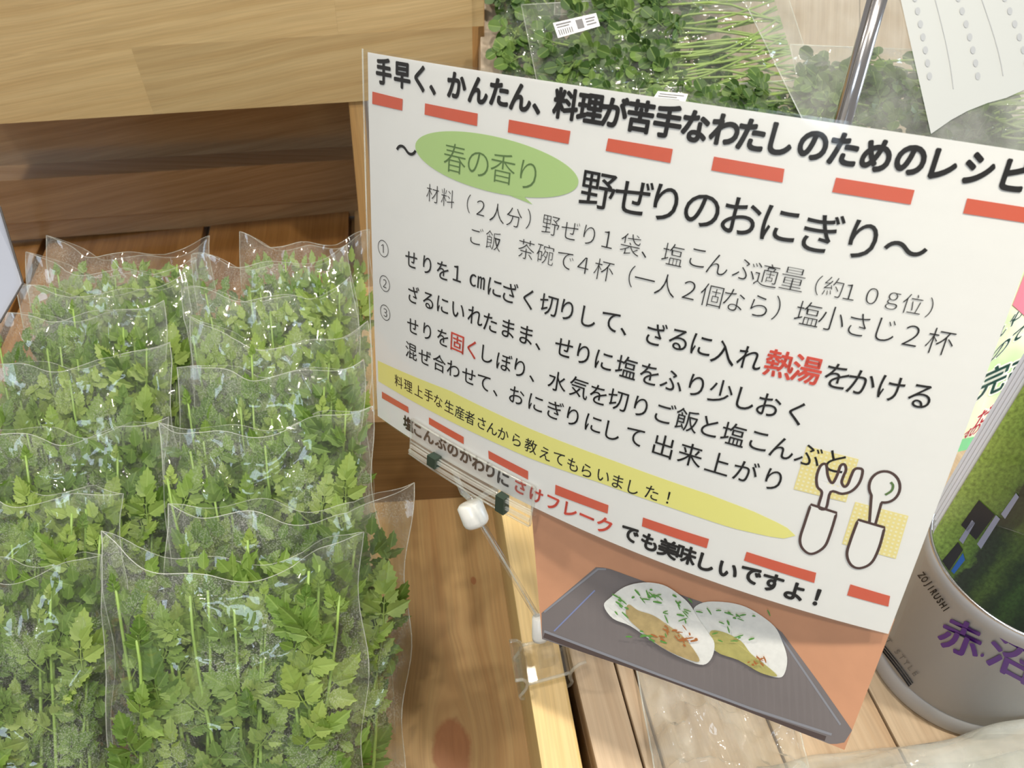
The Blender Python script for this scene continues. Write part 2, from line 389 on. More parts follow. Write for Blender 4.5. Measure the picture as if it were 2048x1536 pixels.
# back rails
def bk(px, py, off): 
    pl = (BACK[0], BACK[1]); p = hit(px, py, pl); return p
def strip(y0l, y0r, y1l, y1r, off, thick, mat, name):
    s = VV * (-off)
    pb = (BACK[0], BACK[0].dot(backpt + s))
    Q = [hit(-160, y0l + (y0l - y0r) * .22, pb), hit(716, y0r, pb), hit(716, y1r, pb), hit(-160, y1l + (y1l - y1r) * .22, pb)]
    return board(name, mat, Q, VV * thick, box, long=UU)
strip(448, 394, 484, 432, .0, .02, M['wood_back'], 'back_rail')
strip(362, 318, 450, 396, .012, .045, M['wood_back'], 'back_rail')
strip(150, 105, 362, 306, -.03, .02, M['wood_gloss'], 'back_board')
# divider at the right end of the opening
dp = hit(716, 430, FLOOR)
P0 = floorpt(728, 434)
dd_ = (P0 - C(725, 203, .95)).dot(VV) - .002
board('divider', M['wood_pine'], [P0, P0 - VV * dd_, P0 - VV * dd_ + NN * .42, P0 + NN * .42], UU * .02, box, long=NN)

# upper tier: riser of laminated blocks
pb0 = C(725, 203, .95); PAN = plane(pb0, UU, NN)
panel = thing('upper_shelf_riser', cw(C(480, 230, .96)), 'pale golden laminated wood riser of the upper shelf above the herb bags', 'shelf')
def pq(*pp): return [hit(x, y, PAN) for x, y in pp]
def lb(x): return 248 - (248 - 187) * x / 970      # lower edge of the riser
def s1(x): return 111 - 59 * x / 970               # seam between rows
def s2(x): return 14 - 75 * x / 970
blocks = [((-300, s1(-300)), (262, s1(262)), (308, lb(308)), (-300, lb(-300))),
          ((262, s1(262)), (968, s1(968)), (968, lb(968)), (308, lb(308))),
          ((-300, s2(-300)), (664, s2(664)), (677, s1(677)), (-300, s1(-300))),
          ((664, s2(664)), (968, s2(968)), (968, s1(968)), (677, s1(677))),
          ((-300, -180), (150, -215), (150, s2(150)), (-300, s2(-300))),
          ((150, -215), (968, -280), (968, s2(968)), (150, s2(150)))]
for b in blocks:
    Q = pq(*b); board('block', M['wood_shelf'], Q, VV * .028, panel, long=UU, bevel=.0002)
B0, B1 = hit(-300, lb(-300), PAN) + VV * .03, hit(960, lb(960), PAN) + VV * .03
board('bottom_board', M['wood_dark'], [B0, B1, B1 + VV * .42, B0 + VV * .42], NN * .015, panel, long=UU)  # tier underside, added to shade the opening below it
# end face of the tier
E1 = hit(968, 187, PAN); E2 = hit(968, -280, PAN)
board('end_panel', wood('brown end grain', srgb(190, 146, 92), srgb(166, 120, 68), .45), [E1 + UU * .0005, E2 + UU * .0005, E2 + VV * .40, E1 + VV * .40], UU * .004 - UU * .02, panel, long=NN, bevel=.0004, label='darker brown end panel')

# ------------------------------------------------------------------ right-hand table
FH = Vector((-.165, -.488, .857)); FH = (FH - TUP * FH.dot(TUP)).normalized()
table = thing('side_table', cw(hit(1500, 1500, TBL)) - Vector((0, 0, .03)), 'pale wooden table of planks under the canister, right of the display box', 'table')
xs = [1186, 1279, 1318, 1560, 1800, 2150, 2600]
SD = FH.cross(TUP).normalized()
SD = SD if SD.x > 0 else -SD
base = hit(1186, 1500, TBL)
offs = [(hit(x, 1500, TBL) - base).dot(SD) for x in xs]
for i in range(len(offs) - 1):
    a = base + SD * (offs[i] + (.0008 if i else 0)); b = base + SD * (offs[i + 1] - .0008)
    Q = [a - FH * .35, a + FH * .40, b + FH * .40, b - FH * .35]
    board('plank', M['wood_table'], Q, -TUP * .02, table, bevel=.0012)
a = base - SD * -.002; 
board('apron', M['wood_table'], [base - FH * .34 - TUP * .02, base + FH * .4 - TUP * .02, base + FH * .4 - TUP * .16, base - FH * .34 - TUP * .16], SD * .018, table, long=FH)

# tier board behind the greens, upper right
tb0 = C(1300, 150, .99)
TIER = plane(tb0, UU, (VV * .72 - NN * -.69))
tier = thing('rear_display_board', cw(C(1500, 200, 1.0)), 'pale pinkish wooden board tilted behind the bags of round-leaved greens', 'board')
TW = wood('pinkish pale wood', srgb(190, 172, 148), srgb(170, 150, 124), .5)
for (x0, x1) in ((960, 1380), (1380, 1720), (1720, 2060), (2060, 2400)):
    Q = [hit(x0 + 1, -160, TIER), hit(x1 - 1, -160, TIER), hit(x1 - 1, 420, TIER), hit(x0 + 1, 420, TIER)]
    board('plank', TW, Q, -TIER[0] * .012 * (1 if TIER[0].z < 0 else -1), tier, long=VV, bevel=.001)

# ------------------------------------------------------------------ the recipe sign: a gently bent laminated sheet
SP = [0.39953, 0.46512, 0.21597, 42.39608, -19.79252, 334.27327, -0.31009, 0.33405, 0.10804, 0.02364]
HP = 102.07; HW = 148.5
def rod(w):
    th = np.linalg.norm(w); k = w / th; K = np.array([[0, -k[2], k[1]], [k[2], 0, -k[0]], [-k[1], k[0], 0]])
    return np.eye(3) + np.sin(th) * K + (1 - np.cos(th)) * K @ K
RS = rod(np.array(SP[:3]))
def surf(s, t):
    s = np.asarray(s, float); t = np.asarray(t, float)
    th = SP[6]; a = s * np.cos(th) + t * np.sin(th); b = -s * np.sin(th) + t * np.cos(th)
    u = a / 150.; g = np.linspace(0, 1, 17)[:, None] * u[None, :]
    A = SP[7] * g + SP[8] * g ** 2 / 2 + SP[9] * g ** 3 / 3
    ca = np.cos(A); sa = np.sin(A); h = (g[1:] - g[:-1])
    X = (h * (ca[1:] + ca[:-1]) / 2).sum(0) * 150; Z = (h * (sa[1:] + sa[:-1]) / 2).sum(0) * 150
    x = X * np.cos(th) - b * np.sin(th); y = X * np.sin(th) + b * np.cos(th)
    n = np.stack([-np.sin(SP[7] * u + SP[8] * u ** 2 / 2 + SP[9] * u ** 3 / 3) * np.cos(th), -np.sin(SP[7] * u + SP[8] * u ** 2 / 2 + SP[9] * u ** 3 / 3) * np.sin(th), np.cos(SP[7] * u + SP[8] * u ** 2 / 2 + SP[9] * u ** 3 / 3)], 1)
    P = np.stack([x, y, Z], 1) @ RS.T + np.array(SP[3:6]); nn = n @ RS.T
    return P, nn
def SW(st, off):                                      # (s,t) mm pairs -> world points, off mm towards the reader
    st = np.asarray(st, float); P, n = surf(st[:, 0], st[:, 1])
    sg = np.sign((n * P).sum(1))[:, None]
    P = (P - n * sg * off) / 1000.
    return [cw(p) for p in P]
def inv(px, py):
    q = np.array([(px - 1214) / 4.5, (py - 679) / 4.5])
    def F(q):
        P, _ = surf([q[0]], [q[1]]); P = P[0]; return P[:2] / P[2] * FPX + np.array([1024, 768]) - np.array([px, py])
    for _ in range(14):
        f0 = F(q); J = np.stack([(F(q + [.5, 0]) - f0) / .5, (F(q + [0, .5]) - f0) / .5], 1)
        st = np.linalg.solve(J, f0); nst = np.linalg.norm(st)
        q = q - st * min(1, 40 / max(nst, 1e-6))
    return q
sign = thing('recipe_sign', SW([(-60, HP)], 0)[0], 'white laminated recipe card with Japanese cooking steps between rows of red dashes', 'sign')
def sheet(name, mat, s0, s1_, t0, t1, off, nu=40, nv=28, thick=.25, label=None):
    mb = MB()
    for k, o_ in enumerate((off, off - thick)):
        g = [(s0 + (s1_ - s0) * i / nu, t0 + (t1 - t0) * j / nv) for j in range(nv + 1) for i in range(nu + 1)]
        b = len(mb.v); mb.v += SW(g, o_); mb.uv += [((s - s0) / 300, (t - t0) / 300) for s, t in g]
        for j in range(nv):
            for i in range(nu):
                q = b + j * (nu + 1) + i; f = [q, q + 1, q + nu + 2, q + nu + 1]; mb.f.append(f if k else f[::-1])
    n = (nu + 1) * (nv + 1)
    ring = [i for i in range(nu + 1)] + [j * (nu + 1) + nu for j in range(1, nv + 1)] + [nv * (nu + 1) + i for i in range(nu - 1, -1, -1)] + [j * (nu + 1) for j in range(nv - 1, 0, -1)]
    for i in range(len(ring)):
        a, b2 = ring[i], ring[(i + 1) % len(ring)]; mb.f.append([a, b2, b2 + n, a + n])
    return mb.obj(name, mat, sign, smooth=False, fix=False, label=label)
sheet('paper_sheet', M['paper'], -HW, HW, -HP, HP, 0)
def flat(name, mat, pts, off, sub=None, label=None, px=True):
    st = [inv(*p) for p in pts] if px else pts
    mb = MB(); mb.v = SW(st, off); mb.uv = [(0, 0)] * len(st); mb.f = [list(range(len(st)))]
    return mb.obj(name, mat, sign, fix=False, label=label)
def facing(o):                                        # nothing to do: double sided
    return o
def striph(name, mat, top, bot, off, n=24, label=None):
    """strip between two pixel polylines, subdivided so that it follows the bend"""
    def res(pl):
        q = [np.array(inv(*p)) for p in pl]; L = [0]
        for a, b in zip(q, q[1:]): L.append(L[-1] + np.linalg.norm(b - a))
        out = []
        for i in range(n + 1):
            d = L[-1] * i / n; k = max(j for j in range(len(L)) if L[j] <= d + 1e-9); k = min(k, len(q) - 2)
            f = (d - L[k]) / max(1e-9, L[k + 1] - L[k]); out.append(q[k] * (1 - f) + q[k + 1] * f)
        return out
    A, B = res(top), res(bot); g = []
    for j in range(4):
        for a, b in zip(A, B): g.append(a * (1 - j / 3) + b * j / 3)
    mb = MB(); mb.v = SW(g, off); mb.uv = [(0, 0)] * len(g)
    for j in range(3):
        for i in range(n): q = j * (n + 1) + i; mb.f.append([q, q + 1, q + n + 2, q + n + 1])
    return mb.obj(name, mat, sign, fix=False, label=label)
dashes = [((745.5, 183), (806, 198), (805, 221), (745, 207.5)), ((850.7, 206.5), (956, 227), (954.6, 252), (849.7, 229)),
          ((1018.5, 239), (1141.5, 262), (1137.5, 288), (1016, 264.5)), ((1216.7, 276.5), (1346, 298), (1341, 326), (1211.6, 301.5)),
          ((1428, 313), (1569, 337.7), (1565, 365), (1422.5, 340.5)), ((1672, 355), (1829, 380), (1821, 409), (1664, 384)),
          ((1934, 396.5), (2085, 420), (2079, 450), (1925.6, 426.6)),
          ((764.4, 782.8), (816.7, 813.6), (818, 826), (764.4, 795.8)), ((858.4, 834.4), (927.8, 873.7), (927.8, 888), (858.4, 848)),
          ((977, 900.7), (1056.6, 942), (1056.6, 959), (978, 917)), ((1111.3, 969), (1217.3, 1010), (1215.6, 1027), (1110.3, 988)),
          ((1286.3, 1034.4), (1418.3, 1077.5), (1413.6, 1096), (1284, 1052)), ((1493.3, 1103), (1632.4, 1145), (1628.5, 1165.4), (1487.8, 1120.5)),
          ((1700.7, 1168), (1780, 1191.6), (1776.5, 1212.7), (1694, 1190))]
for i, d in enumerate(dashes):
    striph('dash_mark', M['dash_ink'], [d[0], d[1]], [d[3], d[2]], .25, n=8)
# green bubble
Lp, Rp, Tp, Bp = inv(831, 292), inv(1157, 366), inv(985, 276), inv(1000, 392)
cb = (Lp + Rp) / 2; ea = (Rp - Lp) / 2; eb = np.array([0, abs(Bp[1] - Tp[1]) / 2])
mb = MB(); pts = [cb + (ea * math.cos(2 * PI * k / 72) + eb * math.sin(2 * PI * k / 72)) * (r / 8) for r in range(9) for k in range(72)]
mb.v = SW(pts, .18); mb.uv = [(0, 0)] * len(pts)
mb.f = [[r * 72 + k, r * 72 + (k + 1) % 72, r * 72 + 72 + (k + 1) % 72, r * 72 + 72 + k] for r in range(8) for k in range(72)]
b0 = len(mb.v); tl = [inv(1002, 384), inv(1066, 409), inv(1046, 391)]
mb.v += SW(tl, .18); mb.uv += [(0, 0)] * 3; mb.f.append([b0, b0 + 1, b0 + 2])
mb.obj('speech_bubble', M['green_ink'], sign, fix=False)
striph('highlight_band', M['yellow_ink'], [(756, 721), (900, 781), (1062, 858), (1230, 922), (1420, 989), (1504, 1021), (1560, 1047), (1586, 1062), (1591, 1071)],
       [(757, 762), (891, 837), (1062, 917), (1200, 965), (1348, 1017), (1465, 1056), (1540, 1073), (1570, 1077), (1591, 1071)], .18, n=48)

# glyphs
GC = {}
def glyph(ch, off):
    k = (ch, off)
    if k not in GC:
        c = bpy.data.curves.new('g', 'FONT'); c.body = ch; c.size = 1; c.offset = off; c.resolution_u = 4; c.fill_mode = 'FRONT'
        o = bpy.data.objects.new('g', c); COL.objects.link(o)
        bpy.context.view_layer.update()
        dg = bpy.context.evaluated_depsgraph_get(); me = bpy.data.meshes.new_from_object(o.evaluated_get(dg))
        vs = np.array([v.co[:2] for v in me.vertices]); fs = [list(p.vertices) for p in me.polygons]
        bpy.data.objects.remove(o); bpy.data.curves.remove(c); bpy.data.meshes.remove(me)
        mid = (vs.max(0) + vs.min(0)) / 2
        GC[k] = (vs - mid, fs)
    return GC[k]
def text(name, mat, off, em, xs_, items, lift=.32, label=None):
    """items: list of (char, px, py): the middle of each printed character"""
    mb = MB()
    for i, it in enumerate(items):
        ch, px, py = it[:3]; e = em[0] + (em[1] - em[0]) * i / max(1, len(items) - 1) if isinstance(em, tuple) else em
        vs, fs = glyph(ch, min(off, 0.)); c = inv(px, py)
        sh = [(0, 0)] if off <= .001 else [(off * math.cos(a * PI / 4 + .39), off * math.sin(a * PI / 4 + .39)) for a in range(8)]
        for (dx, dy) in sh:
            st = np.stack([c[0] + (vs[:, 0] + dx) * e * xs_, c[1] - (vs[:, 1] + dy) * e], 1)
            b = len(mb.v); mb.v += SW(st, lift); mb.uv += [(0, 0)] * len(vs); mb.f += [[b + q for q in f] for f in fs]
    return mb.obj(name, mat, sign, fix=False, label=label)
def T(s):
    out = []
    for w in s.split():
        ch, x, y = w[0], *w[1:].split(','); out.append((ch, float(x), float(y)))
    return out
text('heading_lettering', M['ink'], .040, (12.2, 13.0), .92, T('手768,143 早805,151 く840,157 、866,180 か914,171 ん957,181 た999,185 ん1042,195 、1073,218 料1132,208 理1181,217 が1230,224 苦1281,233 手1336,243 な1391,253 わ1450,260 た1503,270 し1563,279 の1626,291 た1688,299 め1753,311 の1821,320 レ1888,330 シ1958,338 ピ2033,350'))
text('bubble_lettering', M['olive_ink'], -.012, 14.6, 1., T('春910,317 の957,328 香1006,337 り1057,350'))
text('title_lettering', M['ink'], .006, (14.5, 14.5), 1.05, T('～813,300'))
text('title_lettering', M['ink'], .007, (16.6, 16.6), 1.0, T('野1196,381 ぜ1267,394 り1332,406 の1404,421 お1483,433 に1560,449 ぎ1645,466 り1726,480 ～1811,497'))
text('ingredient_lettering', M['ink'], -.013, (9.4, 10.6), .95, T('材866,387 料896,396 （938,407 ２962,416 人995,426 分1029,435 ）1058,438 野1102,451 ぜ1141,461 り1179,470 １1216,479 袋1261,489 、1288,509 塩1346,509 こ1396,516 ん1436,529 ぶ1490,539 適1534,550 量1586,558'))
text('ingredient_lettering', M['ink'], -.014, 8.6, .95, T('（1636,570 約1667,574 １1700,584 ０1744,592 ｇ1785,602 位1825,608 ）1860,615'))
text('ingredient_lettering', M['ink'], -.013, (9.8, 11.4), .95, T('ご954,472 飯987,481 茶1053,499 碗1091,508 で1131,521 ４1167,530 杯1208,540 （1263,552 一1290,558 人1332,570 ２1379,580 個1423,591 な1468,600 ら1519,612 ）1554,616 塩1616,627 小1664,637 さ1717,649 じ1772,660 ２1823,671 杯1880,683'))
text('step_number', M['ink'], -.012, 11.5, .95, T('①767,497'))
text('step_number', M['ink'], -.012, 11.5, .95, T('②770,567'))
text('step_number', M['ink'], -.012, 11.5, .95, T('③771,625'))
text('step_lettering', M['ink'], .004, (10.8, 11.6), .92, T('せ823,519 り855,530 を886,541 １915,547 ㎝955,563 に990,575 ざ1021,585 く1057,598 切1098,610 り1135,620 し1178,634 て1221,643 、1247,663 ざ1313,668 る1357,679 に1403,690 入1448,705 れ1500,716'))
text('step_lettering', M['red_ink'], .020, 12.4, .96, T('熱1559,728 湯1614,739'), label='bold red lettering')
text('step_lettering', M['ink'], .002, 12.2, .95, T('を1674,752 か1723,765 け1782,777 る1840,792'))
text('step_lettering', M['ink'], .004, (10.8, 11.8), .92, T('ざ828,589 る857,601 に886,610 い917,621 れ951,632 た981,645 ま1017,657 ま1053,670 、1076,693 せ1128,695 り1167,708 に1208,721 塩1253,734 を1299,748 ふ1344,761 り1393,771 少1442,783 し1492,798 お1538,810 く1592,826'))
text('step_lettering', M['ink'], .002, 10.8, .92, T('せ826,652 り855,663 を886,675'))
text('step_lettering', M['red_ink'], .008, 11.2, .95, T('固915,686 く944,698'), label='red lettering')
text('step_lettering', M['ink'], .002, (10.8, 11.8), .94, T('し975,709 ぼ1009,724 り1040,736 、1064,757 水1115,763 気1158,775 を1197,789 切1236,800 り1282,813 ご1331,826 飯1374,840 と1420,853 塩1467,868 こ1518,882 ん1565,896 ぶ1617,910 と1672,923'))
text('step_lettering', M['ink'], .002, (10.6, 11.2), .94, T('混823,702 ぜ850,714 合879,726 わ907,738 せ938,752 て968,765 、991,786 お1034,791 に1072,806 ぎ1111,820 り1146,833 に1187,847 し1226,862 て1270,873'))
text('step_lettering', M['ink'], .002, (12.0, 11.8), .95, T('出1327,892 来1381,909 上1436,926 が1492,942 り1547,959'))
text('note_lettering', M['ink'], .002, (8.2, 8.4), .92, T('料798,763 理817,772 上838,782 手858,791 な877,802 生899,813 産920,825 者940,835 さ964,846 ん985,857 か1007,868 ら1034,880 教1062,892 え1091,907 て1118,917 も1146,929 ら1174,941 い1207,952 ま1236,963 し1267,975 た1304,985 ！1337,995'))
text('footer_lettering', M['ink'], .034, (9.6, 9.8), .95, T('塩817,847 こ836,861 ん858,873 ぶ882,885 の906,900 か932,913 わ957,928 り981,941 に1007,957'))
text('footer_lettering', M['red_ink'], .024, (9.8, 10.2), .95, T('さ1041,973 け1073,990 フ1106,1006 レ1142,1020 ー1174,1033 ク1209,1050'), label='red lettering')
text('footer_lettering', M['ink'], .036, (10.2, 10.8), .95, T('で1260,1068 も1299,1084 美1336,1097 味1373,1109 し1413,1125 い1456,1140 で1501,1150 す1545,1165 よ1589,1182 ！1634,1194'))

# fork and spoon drawing
Z4 = lambda x, y: (1348 + x / 2.56, 640 + y / 2.56)
def gingham(corn, n):
    c = [inv(*Z4(*p)) for p in corn]
    mb = MB(); lift = .18
    P = lambda u, v: c[0] * (1 - u) * (1 - v) + c[1] * u * (1 - v) + c[2] * u * v + c[3] * (1 - u) * v
    mats = []
    for j in range(n):
        for i in range(n):
            k = .10
            u0, u1, v0, v1 = (i) / n, (i + 1) / n, j / n, (j + 1) / n
            b = len(mb.v); mb.v += SW([P(u0, v0), P(u1, v0), P(u1, v1), P(u0, v1)], lift); mb.uv += [(0, 0)] * 4; mb.f.append([b, b + 1, b + 2, b + 3])
    o = mb.obj('checked_cloth_print', simple('yellow check ink', srgb(240, 226, 156), .5), sign, fix=False)
    mb = MB()
    for j in range(n):
        for i in range(n):
            m_ = .26
            u0, u1, v0, v1 = (i + m_) / n, (i + 1 - m_) / n, (j + m_) / n, (j + 1 - m_) / n
            b = len(mb.v); mb.v += SW([P(u0, v0), P(u1, v0), P(u1, v1), P(u0, v1)], lift + .06); mb.uv += [(0, 0)] * 4; mb.f.append([b, b + 1, b + 2, b + 3])
    mb.obj('checked_cloth_print', simple('light check ink', srgb(244, 238, 200), .5), sign, fix=False)
gingham([(680, 645), (945, 712), (880, 932), (612, 865)], 11)
gingham([(928, 930), (1200, 1002), (1135, 1222), (860, 1145)], 11)
def smooth_poly(pts, closed=True, n=5):
    pts = [np.array(p, float) for p in pts]; out = []; m = len(pts); rg = range(m if closed else m - 1)
    for i in rg:
        p0 = pts[(i - 1) % m] if closed or i else pts[i]; p1 = pts[i]; p2 = pts[(i + 1) % m]; p3 = pts[(i + 2) % m] if closed or i + 2 < m else p2
        for k in range(n):
            t = k / n; out.append(.5 * ((2 * p1) + (-p0 + p2) * t + (2 * p0 - 5 * p1 + 4 * p2 - p3) * t * t + (-p0 + 3 * p1 - 3 * p2 + p3) * t ** 3))
    if not closed: out.append(pts[-1])
    return out
def outline(pts, w, lift, mat, closed=True, fill=True, name='utensil_print'):
    st = [inv(*Z4(*p)) for p in pts]
    if fill:
        mb = MB(); mb.v = SW(st, lift - .05); mb.uv = [(0, 0)] * len(st); mb.f = [list(range(len(st)))]
        mb.obj(name, M['white_ink'], sign, fix=False)
    mb = MB(); m = len(st); Lf, Rt = [], []
    for i in range(m):
        a = st[(i - 1) % m] if closed or i else st[i]; b = st[(i + 1) % m] if closed or i < m - 1 else st[i]
        d = b - a; d = d / max(1e-6, np.linalg.norm(d)); nr = np.array([-d[1], d[0]]) * w / 2
        Lf.append(st[i] + nr); Rt.append(st[i] - nr)
    mb.v = SW(Lf + Rt, lift); mb.uv = [(0, 0)] * (2 * m)
    for i in range(m if closed else m - 1):
        j = (i + 1) % m; mb.f.append([i, j, m + j, m + i])
    mb.obj(name, mat, sign, fix=False)
fork_head = smooth_poly([(740, 955), (757, 882), (734, 852), (730, 800), (750, 745), (778, 738), (786, 790), (800, 825), (815, 830), (836, 790), (852, 745), (872, 738), (880, 765), (866, 800), (858, 830), (872, 852), (890, 838), (905, 800), (922, 765), (945, 758), (965, 770), (950, 828), (912, 872), (860, 888), (802, 878), (778, 962)], n=4)
outline(fork_head, 1.15, .34, M['brown_ink'])
def handle(p):
    a, b = p[0], p[1]; rest = smooth_poly(p[1:] + [p[0]], closed=False, n=5)
    return [np.array(a, float)] + rest[:-1]
outline(handle([(700, 942), (832, 985), (800, 1090), (768, 1160), (705, 1195), (660, 1170), (645, 1120), (668, 1040)]), 1.15, .42, M['brown_ink'])
circ = [(1077 + 79 * math.cos(a), 853 + 79 * math.sin(a)) for a in [math.radians(d) for d in range(130, 410, 12)][::-1]]
circ = [(1077 + 79 * math.cos(math.radians(d)), 853 + 80 * math.sin(math.radians(d))) for d in range(100, -221, -12)]
outline([(1030, 1045), (1060, 938)] + circ + [(1000, 1035)], 1.15, .34, M['brown_ink'])
outline(handle([(942, 1020), (1077, 1060), (1050, 1160), (1010, 1240), (950, 1268), (905, 1250), (885, 1195), (905, 1120)]), 1.15, .42, M['brown_ink'])
outline(smooth_poly([(1108, 828), (1120, 845), (1112, 872), (1080, 893)], closed=False), 1.0, .45, M['olive_ink'], closed=False, fill=False)
# laminate: clear film over and beyond the paper
mbl = MB()
g = [(-HW - 3.2 + (2 * HW + 5.5) * i / 36, -HP - 1.2 + (2 * HP + 1.6) * j / 26) for j in range(27) for i in range(37)]
mbl.v = SW(g, .60); mbl.uv = [(s / 300, t / 300) for s, t in g]
for j in range(26):
    for i in range(36): q = j * 37 + i; mbl.f.append([q, q + 1, q + 38, q + 37])
mbl.obj('laminate_film', M['laminate'], sign, smooth=True, fix=False)
mbe = MB(); mbe.tube(SW([(-HW - 3.2, -HP - 1.2 + (2 * HP + 1.6) * j / 26) for j in range(27)], .5), .0004, 5)
mbe.obj('laminate_edge', M['film_edge'], sign)

# ------------------------------------------------------------------ rice ball photo card hanging under the sign
pcTL, pcTR, pcBR, pcBL = C(1062, 1012, .405), C(1790, 1238, .3335), C(1689, 1500, .352), C(1084, 1278, .425)
card = thing('photo_card', cw(pcBL), 'printed photo of two white rice balls on a dark tray, hanging below the recipe card', 'photo card')
def PCw(u, v, off=0.):
    p = pcTL * (1 - u) * (1 - v) + pcTR * u * (1 - v) + pcBR * u * v + pcBL * (1 - u) * v
    p = p + Vector((0, 0, .006 * math.sin(PI * u)))
    return cw(p + Vector((0, 0, -off)))
def pinv(px, py):
    u, v = .5, .5
    def F(u, v):
        p = pcTL * (1 - u) * (1 - v) + pcTR * u * (1 - v) + pcBR * u * v + pcBL * (1 - u) * v + Vector((0, 0, .006 * math.sin(PI * u)))
        return np.array([p.x / p.z * FPX + 1024 - px, p.y / p.z * FPX + 768 - py])
    for _ in range(10):
        f = F(u, v); J = np.stack([(F(u + 1e-3, v) - f) / 1e-3, (F(u, v + 1e-3) - f) / 1e-3], 1); d = np.linalg.solve(J, f); u -= d[0]; v -= d[1]
    return u, v
mb = MB()
for k in (0, 1):
    b = len(mb.v)
    for j in range(9):
        for i in range(25): mb.v.append(PCw(i / 24, j / 8, -.0003 * k)); mb.uv.append((i / 24, j / 8))
    for j in range(8):
        for i in range(24): q = b + j * 25 + i; mb.f.append([q, q + 1, q + 26, q + 25] if k else [q, q + 25, q + 26, q + 1])
mb.obj('card_sheet', simple('terracotta print', srgb(206, 152, 118), .4, coat=.4, noise_amt=.14, scale=45), card, fix=False)
def pprint(name, mat, pts, off, sm=True):
    pts = [tuple(p) for p in (smooth_poly(pts, n=4) if sm else pts)]
    uv = [pinv(*p) for p in pts]; uv = [(min(.9995, max(.0005, u)), min(.9995, max(.0005, v))) for u, v in uv]
    mb = MB(); mb.v = [PCw(u, v, off) for u, v in uv]; mb.uv = [(0, 0)] * len(uv); mb.f = [list(range(len(uv)))]
    return mb.obj(name, mat, card, fix=False)
traym = simple('dark tray print', srgb(122, 116, 116), .4, coat=.4, noise_amt=.12, scale=40)
def line3(a, b, n=10): return [(a[0] + (b[0] - a[0]) * i / n, a[1] + (b[1] - a[1]) * i / n) for i in range(n)]
# tray printed as a strip of columns so it follows the bow of the card
def colstrip(name, mat, top, bot, off, n=24):
    def f(pl, x):
        for a, b in zip(pl, pl[1:]):
            if a[0] <= x <= b[0] + 1e-6: return a[1] + (b[1] - a[1]) * (x - a[0]) / max(1e-6, b[0] - a[0])
        return pl[0][1] if x < pl[0][0] else pl[-1][1]
    x0, x1 = top[0][0], top[-1][0]; mb = MB()
    for i in range(n + 1):
        x = x0 + (x1 - x0) * i / n
        for y in (f(top, x), f(bot, x)):
            u, v = pinv(x, y); mb.v.append(PCw(min(.9995, max(.0005, u)), min(.9995, max(.0005, v)), off)); mb.uv.append((u, v))
    for i in range(n): mb.f.append([2 * i, 2 * i + 1, 2 * i + 3, 2 * i + 2])
    return mb.obj(name, mat, card, fix=False)
colstrip('tray_print', traym, [(1083, 1226), (1192, 1134), (1215, 1136), (1380, 1196), (1548, 1252), (1562, 1262), (1640, 1368), (1704, 1460)],
         [(1083, 1278), (1320, 1364), (1500, 1432), (1660, 1490), (1690, 1484), (1704, 1462)], .00015, 40)
rim = simple('tray rim print', srgb(140, 142, 150), .4, coat=.4)
dk = simple('tray shade print', srgb(84, 72, 70), .4, coat=.4)
def pline(pts, w, mat, off, name='tray_edge_print'):
    pts = [np.array(p, float) for p in pts]; A, B = [], []
    for i, p in enumerate(pts):
        d = pts[min(i + 1, len(pts) - 1)] - pts[max(i - 1, 0)]; d /= np.linalg.norm(d); nr = np.array([-d[1], d[0]]) * w / 2; A.append(p + nr); B.append(p - nr)
    mb = MB()
    for a, b in zip(A, B):
        for q in (a, b): u, v = pinv(*q); mb.v.append(PCw(min(.9995, max(.0005, u)), min(.9995, max(.0005, v)), off)); mb.uv.append((0, 0))
    for i in range(len(A) - 1): mb.f.append([2 * i, 2 * i + 1, 2 * i + 3, 2 * i + 2])
    mb.obj(name, mat, card, fix=False)
pline(line3((1088, 1224), (1196, 1138)) + [(1196, 1138), (1212, 1138)], 4, rim, .0003)
pline(line3((1088, 1262), (1320, 1350), 8) + line3((1320, 1350), (1500, 1416), 8) + line3((1500, 1416), (1686, 1476), 8), 5, rim, .0003)
pline(line3((1088, 1270), (1320, 1357), 8) + line3((1320, 1357), (1500, 1425), 8) + line3((1500, 1425), (1672, 1484), 8), 10, dk, .00025)
pline(line3((1553, 1262), (1692, 1466), 12), 4, rim, .0003)
pline(line3((1108, 1262), (1206, 1164), 6), 3, simple('tray glint print', srgb(130, 140, 180), .4), .0003)
rice = simple('white rice print', srgb(228, 230, 226), .45, noise_amt=.10, scale=420)
pprint('rice_ball_print', rice, [(1385, 1222), (1406, 1204), (1446, 1203), (1483, 1210), (1515, 1226), (1548, 1252), (1563, 1281), (1573, 1314), (1569, 1343), (1556, 1354), (1519, 1343), (1475, 1318), (1428, 1300), (1400, 1270)], .0008)
pprint('filling_print', simple('olive filling print', srgb(176, 170, 104), .5, noise_amt=.25, scale=260), [(1418, 1262), (1445, 1262), (1480, 1280), (1500, 1305), (1532, 1330), (1552, 1350), (1519, 1343), (1475, 1318), (1430, 1300)], .0016)
pprint('rice_ball_print', rice, [(1207, 1209), (1220, 1193), (1248, 1172), (1286, 1163), (1325, 1168), (1355, 1186), (1378, 1207), (1395, 1235), (1414, 1262), (1427, 1284), (1422, 1312), (1405, 1327), (1372, 1318), (1335, 1300), (1300, 1278), (1260, 1250), (1225, 1235)], .0018)
pprint('filling_print', simple('brown filling print', srgb(178, 158, 112), .5, noise_amt=.3, scale=260), [(1256, 1206), (1275, 1218), (1305, 1228), (1335, 1248), (1362, 1268), (1388, 1300), (1395, 1320), (1360, 1310), (1320, 1290), (1285, 1262), (1258, 1238), (1250, 1220)], .0026)
rnd = random.Random(5)
